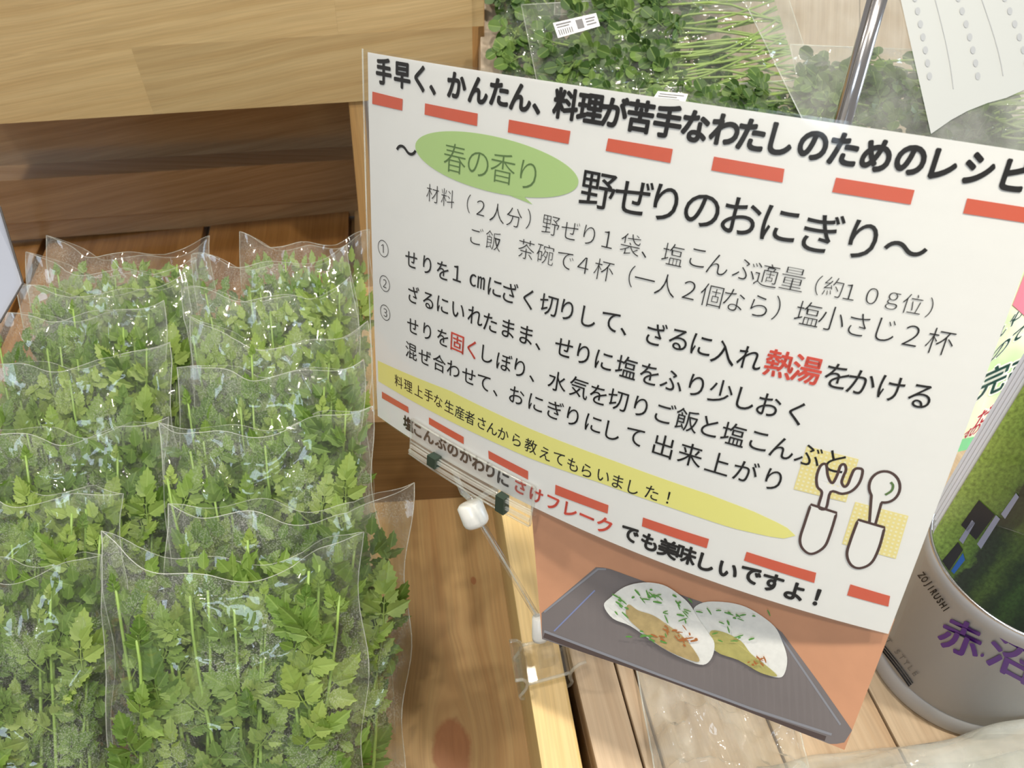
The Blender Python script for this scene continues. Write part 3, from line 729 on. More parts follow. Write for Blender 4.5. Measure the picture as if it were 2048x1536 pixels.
gh = simple('herb fleck print', srgb(92, 150, 70), .5); bh = simple('brown fleck print', srgb(168, 104, 56), .5)
for (cx, cy, n, sx, sy, mm) in ((1300, 1190, 16, 46, 14, gh), (1345, 1222, 14, 40, 22, gh), (1240, 1212, 10, 18, 18, gh), (1470, 1226, 14, 50, 12, gh), (1330, 1262, 10, 40, 20, bh), (1372, 1274, 12, 22, 14, bh), (1300, 1270, 10, 40, 14, gh), (1500, 1318, 9, 36, 12, bh), (1470, 1268, 8, 30, 12, gh)):
    mb = MB()
    for k in range(n):
        x, y = cx + rnd.gauss(0, sx * .5), cy + rnd.gauss(0, sy * .5); l = rnd.uniform(3, 10); w = rnd.uniform(1.2, 2.6); a = rnd.uniform(-.4, 1.3)
        b = len(mb.v)
        for (p, q) in ((-l, -w * .4), (0, -w), (l, -w * .3), (l * .8, w * .5), (0, w * .7), (-l * .9, w * .6)):
            u, v = pinv(x + p * math.cos(a) - q * math.sin(a), y + p * math.sin(a) + q * math.cos(a)); mb.v.append(PCw(u, v, .0032)); mb.uv.append((0, 0))
        mb.f.append(list(range(b, b + 6)))
    mb.obj('fleck_print', mm, card, fix=False)

# ------------------------------------------------------------------ clear clip stand
stand = thing('sign_clip_stand', cw(hit(1090, 1335, RIM)), 'clear plastic clip stand with a rod and white joint, clamped on the yellow side rail', 'sign stand')
Z5 = lambda x, y: (740 + x / 2.56, 800 + y / 2.56)
def sst(x, y): return inv(*Z5(x, y))
def plate(corners, off, th, name, mat, n=10):
    c = [sst(*p) for p in corners]; mb = MB()
    for k in (0, 1):
        g = [c[0] * (1 - i / n) * (1 - j) + c[1] * (i / n) * (1 - j) + c[2] * (i / n) * j + c[3] * (1 - i / n) * j for j in (0, 1) for i in range(n + 1)]
        mb.v += SW(g, off + th * k); mb.uv += [(0, 0)] * len(g)
    m = 2 * (n + 1)
    for i in range(n):
        mb.f.append([i, i + 1, n + 2 + i, n + 1 + i]); mb.f.append([m + i, m + n + 1 + i, m + n + 2 + i, m + i + 1])
        mb.f.append([i, m + i, m + i + 1, i + 1]); q = n + 1 + i; mb.f.append([q, q + 1, m + q + 1, m + q])
    mb.f.append([0, n + 1, m + n + 1, m]); mb.f.append([n, m + n, m + 2 * n + 1, 2 * n + 1])
    return mb.obj(name, mat, stand)
plate([(228, 92), (858, 440), (845, 560), (226, 205)], 1.0, 1.2, 'front_jaw', M['clear'])
plate([(226, 200), (845, 552), (832, 632), (222, 262)], 0.6, 2.8, 'lower_bar', M['clear'])
plate([(236, 215), (846, 560), (846, 572), (236, 227)], 3.3, 1.4, 'bar_rib', M['clear_edge'])
plate([(228, 238), (838, 592), (836, 606), (228, 250)], 3.3, 1.4, 'bar_rib', M['clear_edge'])
plate([(228, 100), (858, 448), (840, 600), (224, 240)], -2.2, 1.2, 'rear_jaw', M['clear'])
plate([(332, 262), (372, 286), (370, 336), (330, 310)], .8, 5.2, 'slot_patch', M['dark_slot'], 2)  # dark patches added in place of the slots in the clip
plate([(678, 462), (718, 486), (716, 566), (674, 540)], .8, 5.2, 'slot_patch', M['dark_slot'], 2)
for pl_ in ([(228, 92), (858, 440)], [(858, 440), (832, 632)], [(226, 205), (845, 560)], [(222, 262), (832, 632)], [(228, 92), (222, 262)]):
    a_, b_2 = sst(*pl_[0]), sst(*pl_[1]); MB().tube(SW([a_ + (b_2 - a_) * k / 10 for k in range(11)], 2.4 if pl_[0] != (222, 262) else 3.4), .00055, 6).obj('moulded_edge', M['clear_edge'], stand, smooth=True)
zc = .432
ball = C(947, 1028, .430)
def cpt(x, y, z): return cw(C(*Z5(x, y), z))
mb = MB(); mb.tube([cpt(430, 352, .431), cpt(445, 400, .430), cpt(472, 470, .430), cpt(505, 500, .430)], .0016, 8)
mb.tube([cpt(650, 455, .420), cpt(590, 480, .424), cpt(560, 505, .429), cpt(545, 520, .430)], .0016, 8)
mb.tube([cpt(472, 470, .430), cpt(505, 500, .430), cpt(548, 516, .430), cpt(560, 504, .429)], .0018, 8)
mb.obj('bracket', M['clear_edge'], stand, smooth=True)
# white ball joint: rounded cap about the rod axis
rt0, rt1 = C(966, 1052, .436), C(1077, 1237, .488)
ax = (rt1 - rt0).normalized(); bc = C(947, 1029, .428)
def lathe(cen, axis, prof, n=24):
    axis = Vector(axis).normalized(); a = axis.orthogonal().normalized(); b = axis.cross(a); mb = MB()
    for (h, r) in prof:
        for k in range(n):
            an = 2 * PI * k / n; mb.v.append(cw(cen + axis * h + (a * math.cos(an) + b * math.sin(an)) * r)); mb.uv.append((0, 0))
    for i in range(len(prof) - 1):
        for k in range(n): mb.f.append([i * n + k, i * n + (k + 1) % n, (i + 1) * n + (k + 1) % n, (i + 1) * n + k])
    mb.f.append(list(range(n))[::-1]); mb.f.append([(len(prof) - 1) * n + k for k in range(n)])
    return mb
jax = Vector((.35, .93, .12))
lathe(bc, jax, [(-.0078, .0035), (-.0074, .0062), (-.0060, .0076), (.0035, .0077), (.0055, .0072), (.0068, .0060), (.0072, .002)]).obj('ball_joint', M['white_plastic'], stand, smooth=True)
MB().tube([cw(rt0 - ax * .004), cw(rt0 * .5 + rt1 * .5), cw(rt1 + ax * .012)], .0021, 12).obj('rod', M['clear'], stand, smooth=True)
MB().tube([cw(rt0 - ax * .002), cw(rt1 + ax * .004)], .0007, 8).obj('rod_core', M['film_edge'], stand, smooth=True)
lathe(C(1079, 1256, .487), Vector((.05, .95, .3)), [(-.0085, .003), (-.008, .0045), (.006, .0052), (.0085, .005)]).obj('white_collar', M['white_plastic'], stand, smooth=True)
# clamp: profile in the (UU,NN) plane, extruded along VV
cc = hit(1090, 1322, RIM)
prof_out = [(-.0200, .016), (-.0175, .0165), (-.0150, .009), (-.0135, .0045), (-.006, .0062), (.006, .0062), (.0135, .0045), (.0150, .009), (.0175, .0165), (.0200, .016)]
def rib(pts, w, mb, dv, L):
    P3 = [Vector(p) for p in pts]
    A, B = [], []
    for i, p in enumerate(P3):
        d = (P3[min(i + 1, len(P3) - 1)] - P3[max(0, i - 1)]).normalized(); nr = Vector((-d.y, d.x)) * w / 2
        A.append(p + nr); B.append(p - nr)
    poly = A + B[::-1]
    pts3 = [cw(cc + UU * p.x + NN * p.y + VV * (-L / 2)) for p in poly]
    n = len(A)
    b = len(mb.v); mb.v += pts3 + [p + cwd(VV * L) for p in pts3]; mb.uv += [(0, 0)] * (4 * n); m = 2 * n
    for i in range(n - 1):
        for o_ in (0, m): mb.f.append([b + o_ + i, b + o_ + i + 1, b + o_ + m - 2 - i, b + o_ + m - 1 - i])
    for i in range(m): j = (i + 1) % m; mb.f.append([b + i, b + j, b + m + j, b + m + i])
mb = MB(); rib([(-.014, .0048), (-.008, .0042), (.008, .0042), (.014, .0048)], .0022, mb, VV, .026); mb.obj('clamp_bridge', M['clear'], stand)
for sgn, nm in ((-1, 'clamp_jaw'), (1, 'clamp_jaw')):
    mb = MB(); P = [(-.024, .0165), (-.0195, .0150), (-.0165, .0105), (-.0150, .0050), (-.0150, -.002), (-.0165, -.008), (-.0185, -.013), (-.0175, -.0185), (-.0150, -.0200)]
    rib([(sgn * -x if sgn > 0 else x, y) for x, y in P], .0022, mb, VV, .026); mb.obj(nm, M['clear'], stand, smooth=False)
for o_ in (-.0135, .0125):
    for P_ in ([(-.024, .0165), (-.0195, .0150), (-.0165, .0105), (-.0150, .0050), (-.0150, -.002), (-.0165, -.008), (-.0185, -.013), (-.0175, -.0185), (-.0150, -.0200)], [(-.014, .0048), (-.008, .0042), (.008, .0042), (.014, .0048)], [(.024, .0165), (.0195, .0150), (.0165, .0105), (.0150, .0050), (.0150, -.002), (.0165, -.008), (.0185, -.013), (.0175, -.0185), (.0150, -.0200)]):
        MB().tube([cw(cc + UU * x + NN * y + VV * o_) for x, y in P_], .0011, 6).obj('clamp_edge', M['clear_edge'], stand, smooth=True)
mb = MB(); mb.prism([cw(cc + UU * x + NN * y - VV * .006) for x, y in ((-.005, .004), (.005, .004), (.004, .019), (-.004, .019))], cwd(VV * .012)); mb.obj('socket', M['clear'], stand)

# ------------------------------------------------------------------ canister with brochures
RB = .0557
cbp = CB0
cyl_h = .1225
AX = cwd(TUP); E1 = AX.orthogonal().normalized(); E2 = AX.cross(E1)
def cyc(th, r, h): return cw(cbp) + (E1 * math.cos(th) + E2 * math.sin(th)) * r + AX * h
can = thing('metal_canister', cw(cbp), 'silver steel canister with purple handwriting, standing on the side table beside the sign', 'canister')
steel, t_, o_ = nt('brushed silver steel')
tc = N(t_, 'ShaderNodeTexCoord'); mp = N(t_, 'ShaderNodeMapping', {'Vector': tc.outputs['Object'], 'Scale': (4, 4, 900)})
nn_ = N(t_, 'ShaderNodeTexNoise', {'Vector': mp.outputs[0], 'Scale': 1., 'Detail': 2.})
p_ = N(t_, 'ShaderNodeBsdfPrincipled', {'Base Color': srgb(168, 169, 172), 'Metallic': .25, 'Roughness': .45})
bp_ = N(t_, 'ShaderNodeBump', {'Height': nn_.outputs['Fac'], 'Strength': .08, 'Distance': .0005}); t_.links.new(bp_.outputs[0], p_.inputs['Normal']); t_.links.new(p_.outputs[0], o_.inputs[0])
M['steel'] = steel
def wall(mb, prof, n=72):
    for (h, r) in prof:
        for k in range(n): an = 2 * PI * k / n; mb.v.append(cyc(an, r, h)); mb.uv.append((k / n, h))
    for i in range(len(prof) - 1):
        for k in range(n): mb.f.append([i * n + k, i * n + (k + 1) % n, (i + 1) * n + (k + 1) % n, (i + 1) * n + k])
    return mb
mb = wall(MB(), [(.001, RB - .003), (.003, RB), (.006, RB + .0003), (.0195, RB + .0003), (.0200, RB - .0006), (.0205, RB), (cyl_h - .012, RB), (cyl_h - .010, RB + .001), (cyl_h, RB + .001), (cyl_h, RB - .001), (.004, RB - .002)])
b = len(mb.v); mb.v.append(cyc(0, 0, .004)); mb.uv.append((0, 0)); n = 72; base_i = 10 * n
for k in range(n): mb.f.append([base_i + k, base_i + (k + 1) % n, b])
mb.obj('canister_body', M['steel'], can, smooth=True)
mb = MB(); pr = [cyc(2 * PI * k / 72, RB, cyl_h) for k in range(73)]
mb.tube(pr, .0012, 8, cap=False); mb.obj('rim', M['metal'], can, smooth=True)
cwo = cw(cbp); CW0 = Vector((0, 0, CAMZ))
def cylhit(px, py):
    d = cwd(ray(px, py)); o = CW0 - cwo
    d = Vector((d.dot(E1), d.dot(E2), d.dot(AX))); o = Vector((o.dot(E1), o.dot(E2), o.dot(AX)))
    a = d.x ** 2 + d.y ** 2; b = 2 * (o.x * d.x + o.y * d.y); c = o.x ** 2 + o.y ** 2 - RB ** 2
    disc = b * b - 4 * a * c
    t = (-b - math.sqrt(max(disc, 0))) / (2 * a); p = o + d * t
    return math.atan2(p.y, p.x), p.z
def cylpt(th, h, off): return cyc(th, RB + off, h)
def cyltext(name, mat, items, off=.0, lift=.0006, hscale=1., label=None):
    """items (string, start px, end px, height px vector)"""
    mb = MB()
    for (s, a, e, hv) in items:
        n = len(s)
        for i, ch in enumerate(s):
            if ch == ' ': continue
            f = (i + .5) / n; cx, cy = a[0] + (e[0] - a[0]) * f, a[1] + (e[1] - a[1]) * f
            dx, dy = (e[0] - a[0]) / n, (e[1] - a[1]) / n
            vs, fs = glyph(ch, min(0, off))
            w = max(vs[:, 0].max() - vs[:, 0].min(), .25)
            sc_ = min(1 / w, 1.6) * .82
            for (ox, oy) in ([(0, 0)] if off <= 0 else [(off * math.cos(a_ * PI / 3), off * math.sin(a_ * PI / 3)) for a_ in range(6)]):
              b = len(mb.v)
              for x, y in vs + np.array([ox, oy]):
                th, h = cylhit(cx + x * dx * sc_ + y * hv[0], cy + x * dy * sc_ + y * hv[1]); mb.v.append(cylpt(th, h, lift)); mb.uv.append((0, 0))
              mb.f += [[b + q for q in ff] for ff in fs]
    return mb.obj(name, mat, can, fix=False, label=label)
cyltext('maker_lettering', M['ink'], [('ZOJIRUSHI', (1842, 1146), (1897, 1222), (17, -11))], .028)
cyltext('maker_lettering', simple('grey print', srgb(96, 94, 94), .5), [('T STYLE', (1774, 1276), (1836, 1352), (13, -8))], -.005)
cyltext('handwriting', simple('purple marker', srgb(84, 36, 128), .4), [('赤', (1876, 1252), (1970, 1296), (26, -66)), ('.', (1952, 1300), (1978, 1318), (30, -36)), ('沼', (1972, 1288), (2072, 1342), (26, -70))], .022, label='purple marker handwriting')
for k in range(3):
    mb = MB(); pts = []
    for i in range(9):
        f = i / 8; x = 1768 - k * 3.5 + 58 * f; y = 1290 + k * 3 + 76 * f - 2 * math.sin(PI * f)
        th, h = cylhit(x, y); pts.append(cylpt(th, h, .0003))
    mb.tube(pts, .0005 if k else .0003, 5); mb.obj('printed_line', M['ink'], can)

def printed(name, quad, parent, mat, th=.0006, nu=1, nv=1):
    """quad camera-frame TL,TR,BR,BL ; UV 0..1"""
    q = [cw(p) for p in quad]; nr = (q[1] - q[0]).cross(q[3] - q[0]).normalized()
    if nr.dot(q[0] - CW0) < 0: nr = -nr
    mb = MB(); mb.add(q + [p + nr * th for p in q], [[0, 1, 2, 3], [7, 6, 5, 4], [0, 4, 5, 1], [1, 5, 6, 2], [2, 6, 7, 3], [3, 7, 4, 0]], [(0, 1), (1, 1), (1, 0), (0, 0)] * 2)
    return mb.obj(name, mat, parent)
# landscape brochure: stands in the canister; u runs along the long white edge, v = 1 at that edge
lm, t, out = nt('landscape photo print')
uv = N(t, 'ShaderNodeUVMap', uv_map='UVMap'); sp = N(t, 'ShaderNodeSeparateXYZ', {0: uv.outputs[0]})
nz = N(t, 'ShaderNodeTexNoise', {'Vector': uv.outputs[0], 'Scale': 9., 'Detail': 8., 'Roughness': .7})
off = N(t, 'ShaderNodeMath', {0: nz.outputs['Fac'], 1: .5}, operation='SUBTRACT')
o2 = N(t, 'ShaderNodeMath', {0: off.outputs[0], 1: .22}, operation='MULTIPLY')
edge = N(t, 'ShaderNodeMapRange', {'Value': sp.outputs['Y'], 'From Min': .9, 'From Max': .7, 'To Min': 0., 'To Max': 1.})
o3 = N(t, 'ShaderNodeMath', {0: o2.outputs[0], 1: edge.outputs[0]}, operation='MULTIPLY')
yy = N(t, 'ShaderNodeMath', {0: sp.outputs['Y'], 1: o3.outputs[0]}, operation='ADD')
cr = N(t, 'ShaderNodeValToRGB', {0: yy.outputs[0]}); el = cr.color_ramp.elements
el[0].position = 0; el[0].color = srgb(150, 190, 214); el[1].position = 1; el[1].color = srgb(150, 176, 84)
for ps, c_ in ((.29, srgb(150, 192, 214)), (.31, srgb(14, 34, 18)), (.42, srgb(20, 46, 20)), (.50, srgb(46, 76, 28)), (.56, srgb(22, 44, 20)), (.64, srgb(64, 88, 34)), (.70, srgb(30, 48, 26)), (.765, srgb(34, 44, 34)), (.785, srgb(78, 108, 44)), (.86, srgb(104, 132, 54)), (.93, srgb(122, 150, 66))):
    e = el.new(ps); e.color = c_
n5 = N(t, 'ShaderNodeTexNoise', {'Vector': uv.outputs[0], 'Scale': 60., 'Detail': 6.})
v5 = N(t, 'ShaderNodeMapRange', {'Value': n5.outputs['Fac'], 'From Min': .3, 'From Max': .7, 'To Min': .6, 'To Max': 1.3})
hs = N(t, 'ShaderNodeHueSaturation', {'Color': cr.outputs[0], 'Value': v5.outputs[0], 'Saturation': 1.0})
pp = N(t, 'ShaderNodeBsdfPrincipled', {'Base Color': hs.outputs[0], 'Roughness': .3, 'Coat Weight': .4}); t.links.new(pp.outputs[0], out.inputs[0])
bro = thing('landscape_brochure', cw(cbp) + Vector((0, 0, .006)), 'glossy brochure with a rural rice field and forest photo, standing in the silver canister', 'brochure')
RIMPL = (TUP, TBL[1] + cyl_h); rimc = cbp + TUP * cyl_h
pA = hit(1869, 1062, RIMPL); dA = (pA - rimc).normalized(); pA = rimc + dA * .0535
cand = []
for sg in (-1, 1):
    q_ = Matrix.Rotation(sg * math.radians(142), 3, TUP) @ dA; cand.append(rimc + q_ * .0535)
pG = min(cand, key=lambda p: p.z)
LEAN = (TUP + FWD * .10).normalized()
BPL = plane(pA, pG - pA, LEAN)
BU = (hit(2048, 770, BPL) - pA).normalized(); bn_ = BPL[0]; BV = bn_.cross(BU).normalized()
if BV.x < 0: BV = -BV                                  # BU runs along the long edge, BV across the photo
BW = .105
def bpt(u, v, off=0., sh=0.): return cw(pA + BU * u + BV * v) + (CW0 - cw(pA)).normalized() * off
def buv(p): d = p - pA; return (d.dot(BU) / .15, 1 - d.dot(BV) / BW)
def bsheet(name, poly, parent, mat, off, th=.0006):
    w = [cw(p) + (CW0 - cw(p)).normalized() * off for p in poly]; bk_ = (w[0] - CW0).normalized() * th; n = len(poly)
    mb = MB(); mb.v = w + [p + bk_ for p in w]; mb.uv = [buv(p) for p in poly] * 2
    mb.f = [list(range(n)), [n + i for i in range(n)][::-1]] + [[i, n + i, n + (i + 1) % n, (i + 1) % n] for i in range(n)]
    return mb.obj(name, mat, parent)
bTop = pA + BU * .15
bsheet('cover', [pA, bTop, bTop + BV * BW, pG + BU * .02, pG, pG - LEAN * .05 + (pA - pG).normalized() * .004, pA - LEAN * .05 + (pG - pA).normalized() * .004], bro, lm, 0., .0015)
def bflat(mat, pts, name='house_print', off=.0006):
    mb = MB(); mb.v = [bpt(x, y, off) for x, y in pts]; mb.uv = [(0, 0)] * len(pts); mb.f = [list(range(len(pts)))]; mb.obj(name, mat, bro, fix=False)
def bpx(mat, pts, name='house_print'):
    mb = MB(); w = [cw(hit(x, y, BPL)) for x, y in pts]; mb.v = [p + (CW0 - p).normalized() * .0006 for p in w]; mb.uv = [(0, 0)] * len(pts); mb.f = [list(range(len(pts)))]; mb.obj(name, mat, bro, fix=False)
whp = simple('house roof print', srgb(140, 144, 166), .4); dkp = simple('house wall print', srgb(38, 38, 42), .4); blp = simple('blue sheet print', srgb(40, 92, 170), .4)
bpx(dkp, [(1922, 1050), (1958, 1000), (1990, 1030), (1952, 1080)]); bpx(whp, [(1954, 1088), (1992, 1030), (2000, 1038), (1962, 1098)]); bpx(whp, [(1918, 1080), (1944, 1040), (1950, 1046), (1926, 1088)])
bpx(blp, [(1902, 1142), (1926, 1106), (1930, 1120), (1908, 1148)]); bpx(dkp, [(1884, 1122), (1916, 1084), (1926, 1100), (1898, 1142)]); bpx(whp, [(2002, 1028), (2032, 986), (2038, 994), (2010, 1038)])
pm = simple('white brochure page', srgb(226, 230, 240), .4, coat=.2)
pg = thing('white_leaflet', cw(cbp) + AX * .006, 'plain bluish-white leaflets tucked behind the landscape brochure in the canister', 'leaflet')
for k in range(4):
    sft = -BV * (.0018 * (k + 1)); s0 = .004 + .004 * k
    bsheet('page', [pA + BU * s0 + sft, bTop + sft + BU * .002 * k, bTop + BV * BW * .9, pA + BV * .03 + BU * .01], pg, pm, -.0022 - .0012 * k, .0005)
# green poster behind
post = thing('green_poster', cw(C(2050, 980, .70)), 'pale green poster with dark green and red lettering, leaning behind the canister', 'poster')
pom, t, out = nt('pale green poster print')
uv = N(t, 'ShaderNodeUVMap', uv_map='UVMap'); nz = N(t, 'ShaderNodeTexNoise', {'Vector': uv.outputs[0], 'Scale': 3.5, 'Detail': 2.})
cr = N(t, 'ShaderNodeValToRGB', {0: nz.outputs['Fac']}); cr.color_ramp.elements[0].position = .38; cr.color_ramp.elements[0].color = srgb(238, 244, 214); cr.color_ramp.elements[1].position = .6; cr.color_ramp.elements[1].color = srgb(186, 224, 160)
pp = N(t, 'ShaderNodeBsdfPrincipled', {'Base Color': cr.outputs[0], 'Roughness': .35, 'Coat Weight': .3}); t.links.new(pp.outputs[0], out.inputs[0])
pq4 = [C(1800, 820, .66), C(2010, 440, .72), C(2380, 640, .72), C(2150, 1080, .66)]
PPL = plane(pq4[0], pq4[1] - pq4[0], pq4[3] - pq4[0]); pq4[2] = hit(2380, 640, PPL)
printed('poster_sheet', pq4, post, pom, .001)
PPL = plane(pq4[0], pq4[1] - pq4[0], pq4[3] - pq4[0])
def ptext(mat, items, name='poster_lettering', off=.03, lift=.0012, parent=post, pl=PPL):
    mb = MB()
    for (ch, cx, cy, ux, uy, vx, vy) in items:
        vs, fs = glyph(ch, 0.)
        for (ox, oy) in [(off * math.cos(a_ * PI / 4), off * math.sin(a_ * PI / 4)) for a_ in range(8)]:
          b = len(mb.v)
          for x, y in vs + np.array([ox, oy]):
            p = hit(cx + x * ux + y * vx, cy + x * uy + y * vy, pl); w = cw(p); mb.v.append(w + (CW0 - w).normalized() * lift); mb.uv.append((0, 0))
          mb.f += [[b + q for q in f] for f in fs]
    return mb.obj(name, mat, parent, fix=False)
dg = simple('dark green lettering ink', srgb(50, 96, 84), .4); rd = simple('crimson lettering ink', srgb(222, 70, 84), .4); wh = simple('white outline ink', srgb(245, 248, 240), .4)
big = [('完', 1985, 762, 66, -30, 24, -66), ('売', 2046, 738, 66, -30, 24, -66), ('の', 2000, 700, 44, -36, 24, -44), ('で', 2038, 668, 44, -34, 24, -44), ('い', 2014, 655, 34, -26, 18, -36), ('心', 2040, 625, 34, -22, 18, -34)]
ptext(wh, big, 'letter_outline', .07, .0009); ptext(dg, big, off=.012)
redt = [('だ', 1968, 832, 34, -22, 16, -36), ('で', 1996, 842, 30, -22, 16, -34), ('の', 1950, 860, 24, -16, 12, -26), ('す', 1935, 868, 22, -16, 12, -24)]
ptext(wh, redt, 'letter_outline', .09, .0009); ptext(rd, redt, off=.02)
mb = MB(); 
for (a, b2, c2, d2) in (((2025, 610), (2060, 520), (2100, 560), (2070, 650)),):
    mb.v += [cw(hit(x, y, PPL)) + (CW0 - cw(hit(x, y, PPL))).normalized() * .0015 for x, y in (a, b2, c2, d2)]; mb.uv += [(0, 0)] * 4; mb.f.append([0, 1, 2, 3])
mb.obj('pink_band', simple('pink band ink', srgb(226, 120, 140), .4), post, fix=False)
mb = MB(); q5 = [(1895, 935), (1915, 880), (1975, 868), (1950, 930), (1900, 985)]
mb.v = [cw(hit(x, y, PPL)) + (CW0 - cw(hit(x, y, PPL))).normalized() * .0015 for x, y in q5]; mb.uv = [(0, 0)] * 5; mb.f = [[0, 1, 2, 3, 4]]
mb.obj('green_corner', simple('mid green ink', srgb(120, 196, 140), .4), post, fix=False)

# ------------------------------------------------------------------ pole and laminated sheet, upper right
pole = thing('sign_pole', cw(C(1660, 360, .62)), 'thin polished metal pole rising behind the top edge of the recipe card', 'pole')
pa, pb_ = cw(C(1763, -120, .56)), None
dirp = (C(1690, 240, .60) - C(1778, -60, .545))
A = C(1771, -60, .545); B = C(1683, 252, .60); Dp = (B - A)
MB().tube([cw(A), cw(A + Dp * .9), cw(A + Dp * 3.6)], .0072, 20).obj('pole_tube', M['metal'], pole, smooth=True)
side = Dp.normalized().cross(Vector((0, 0, 1))).normalized()
for s_ in (-1, .15):
    MB().tube([cw(A + side * s_ * .0052 - Vector((0, 0, .0056))), cw(A + Dp * 3.6 + side * s_ * .0052 - Vector((0, 0, .0056)))], .0007, 6).obj('pole_groove', simple('dark seam', (.05, .045, .04, 1), .4), pole, smooth=True)
lam = thing('laminated_notice', cw(C(1700, 330, .70)), 'clear laminated notice with white paper seen from its back, upper right behind the pole', 'sign')
LPL = plane(C(1470, 0, .66), Vector((1, .1, .12)), Vector((.35, 1, .06)))
def lq(*pp): return [hit(x, y, LPL) for x, y in pp]
q = [cw(p) for p in lq((1458, -60), (2150, -60), (2150, 330), (1650, 330))]
MB().add(q, [[0, 1, 2, 3]]).obj('laminate_sheet', film('milky laminate', .16, bump=.06, rough=.1), lam, fix=False)
MB().tube([q[0], q[3]], .0005, 5).obj('laminate_edge', M['film_edge'], lam)
def lcard(name, mat, pts, off):
    mb = MB(); mb.v = [cw(p) + (CW0 - cw(p)).normalized() * off for p in lq(*pts)]; mb.uv = [(0, 0)] * len(pts); mb.f = [list(range(len(pts)))]
    n = len(pts); mb.v += [v - (CW0 - v).normalized() * .0004 for v in mb.v[:n]]; mb.uv += [(0, 0)] * n; mb.f.append([n + i for i in range(n)][::-1])
    for i in range(n): mb.f.append([i, n + i, n + (i + 1) % n, (i + 1) % n])
    return mb.obj(name, mat, lam)
lcard('white_paper', simple('notice paper back', srgb(184, 188, 186), .55), [(1788, -60), (1862, 268), (1902, 240), (1935, 222), (1975, 206), (2012, 196), (2160, 130), (2160, -60)], .0015)
gp = simple('show-through print', srgb(166, 170, 173), .6)
for k, x0 in enumerate((1828, 1868, 1916, 1962, 2010)):
    mb = MB(); pts = [(x0 + 22 * math.sin(j / 9 * 2.4 - .4) * (.4 + .2 * k) + j * 3.2, -30 + j * 26) for j in range(9 if k < 2 else 8)]
    if k in (0, 2, 4):
        for (x, y) in pts[:8]:
            b = len(mb.v); rr = 6.5
            for a in range(12): p = cw(hit(x + rr * .8 * math.cos(a * PI / 6), y + rr * 1.2 * math.sin(a * PI / 6), LPL)); mb.v.append(p + (CW0 - p).normalized() * .0020); mb.uv.append((0, 0))
            mb.f.append(list(range(b, b + 12)))
    else:
        w3 = [cw(hit(x, y, LPL)) for x, y in pts]; mb.tube([p + (CW0 - p).normalized() * .0016 for p in w3], .0005, 4)
    mb.obj('show_through_print', gp, lam, fix=False)

# grey card edge at the left
gc = thing('grey_card', cw(C(-40, 640, .60)), 'grey laminated card standing at the left edge beside the herb bags', 'card')
q4 = [C(-60, 330, .62), C(0, 414, .62), C(46, 566, .60), C(0, 645, .58), C(-60, 700, .58)]
mb = MB(); mb.prism([cw(p) for p in q4], cwd((0, 0, .0012))); mb.obj('card_sheet', simple('blue-grey card', srgb(150, 155, 168), .4, coat=.3), gc)
MB().tube([cw(C(0, 414, .6195)), cw(C(46, 566, .5995)), cw(C(0, 645, .5795))], .0008, 6).obj('card_edge', simple('dark card edge', srgb(70, 66, 64), .5), gc)

# ------------------------------------------------------------------ crumpled clear packaging on the side table
def crumple(name, origin_px, quad_px, lift, seed, label, cat, mat, amp=.010, nu=60, nv=50, folds=()):
    """a loose film sheet lying on the table plane: quad_px corners TL,TR,BR,BL on the table"""
    rnd = random.Random(seed)
    q = [cw(hit(x, y, TBL)) for x, y in quad_px]; root = thing(name, q[3], label, cat)
    sl = [(rnd.random(), rnd.random(), rnd.uniform(0, PI), rnd.uniform(.02, .05), rnd.uniform(.4, 1)) for _ in range(14)]
    def fn(u, v):
        p = q[0] * (1 - u) * (1 - v) + q[1] * u * (1 - v) + q[2] * u * v + q[3] * (1 - u) * v
        h = noise.fractal(Vector((u * 4 + seed, v * 4, 0)), .9, 2.1, 3) * .5 + .5
        for (a, b, an, w, s) in sl:
            d = (u - a) * math.sin(an) - (v - b) * math.cos(an); h += s * .5 * math.exp(-abs(d) / w) * math.exp(-((u - a) ** 2 + (v - b) ** 2) / .12)
        e = min(1, 8 * min(u, 1 - u, v, 1 - v) + .15)
        return p + Vector((0, 0, lift + max(0, h) * amp * e))
    MB().grid(fn, nu, nv).obj('film_sheet', mat, root, smooth=True, fix=False)
    edge = [fn(i / 40, 0) for i in range(41)] + [fn(1, i / 30) for i in range(31)] + [fn(1 - i / 40, 1) for i in range(41)] + [fn(0, 1 - i / 30) for i in range(31)]
    MB().tube(edge, .0006, 5).obj('film_hem', M['film_edge'], root, smooth=True)
    return root
crumple('clear_packaging', None, [(1262, 1290), (1560, 1330), (1640, 1640), (1322, 1640)], .002, 3, 'crumpled clear film packaging on the table below the rice ball photo', 'packaging', film('shiny crumpled film', .20, bump=.5, scale=50, rough=.07), amp=.026)
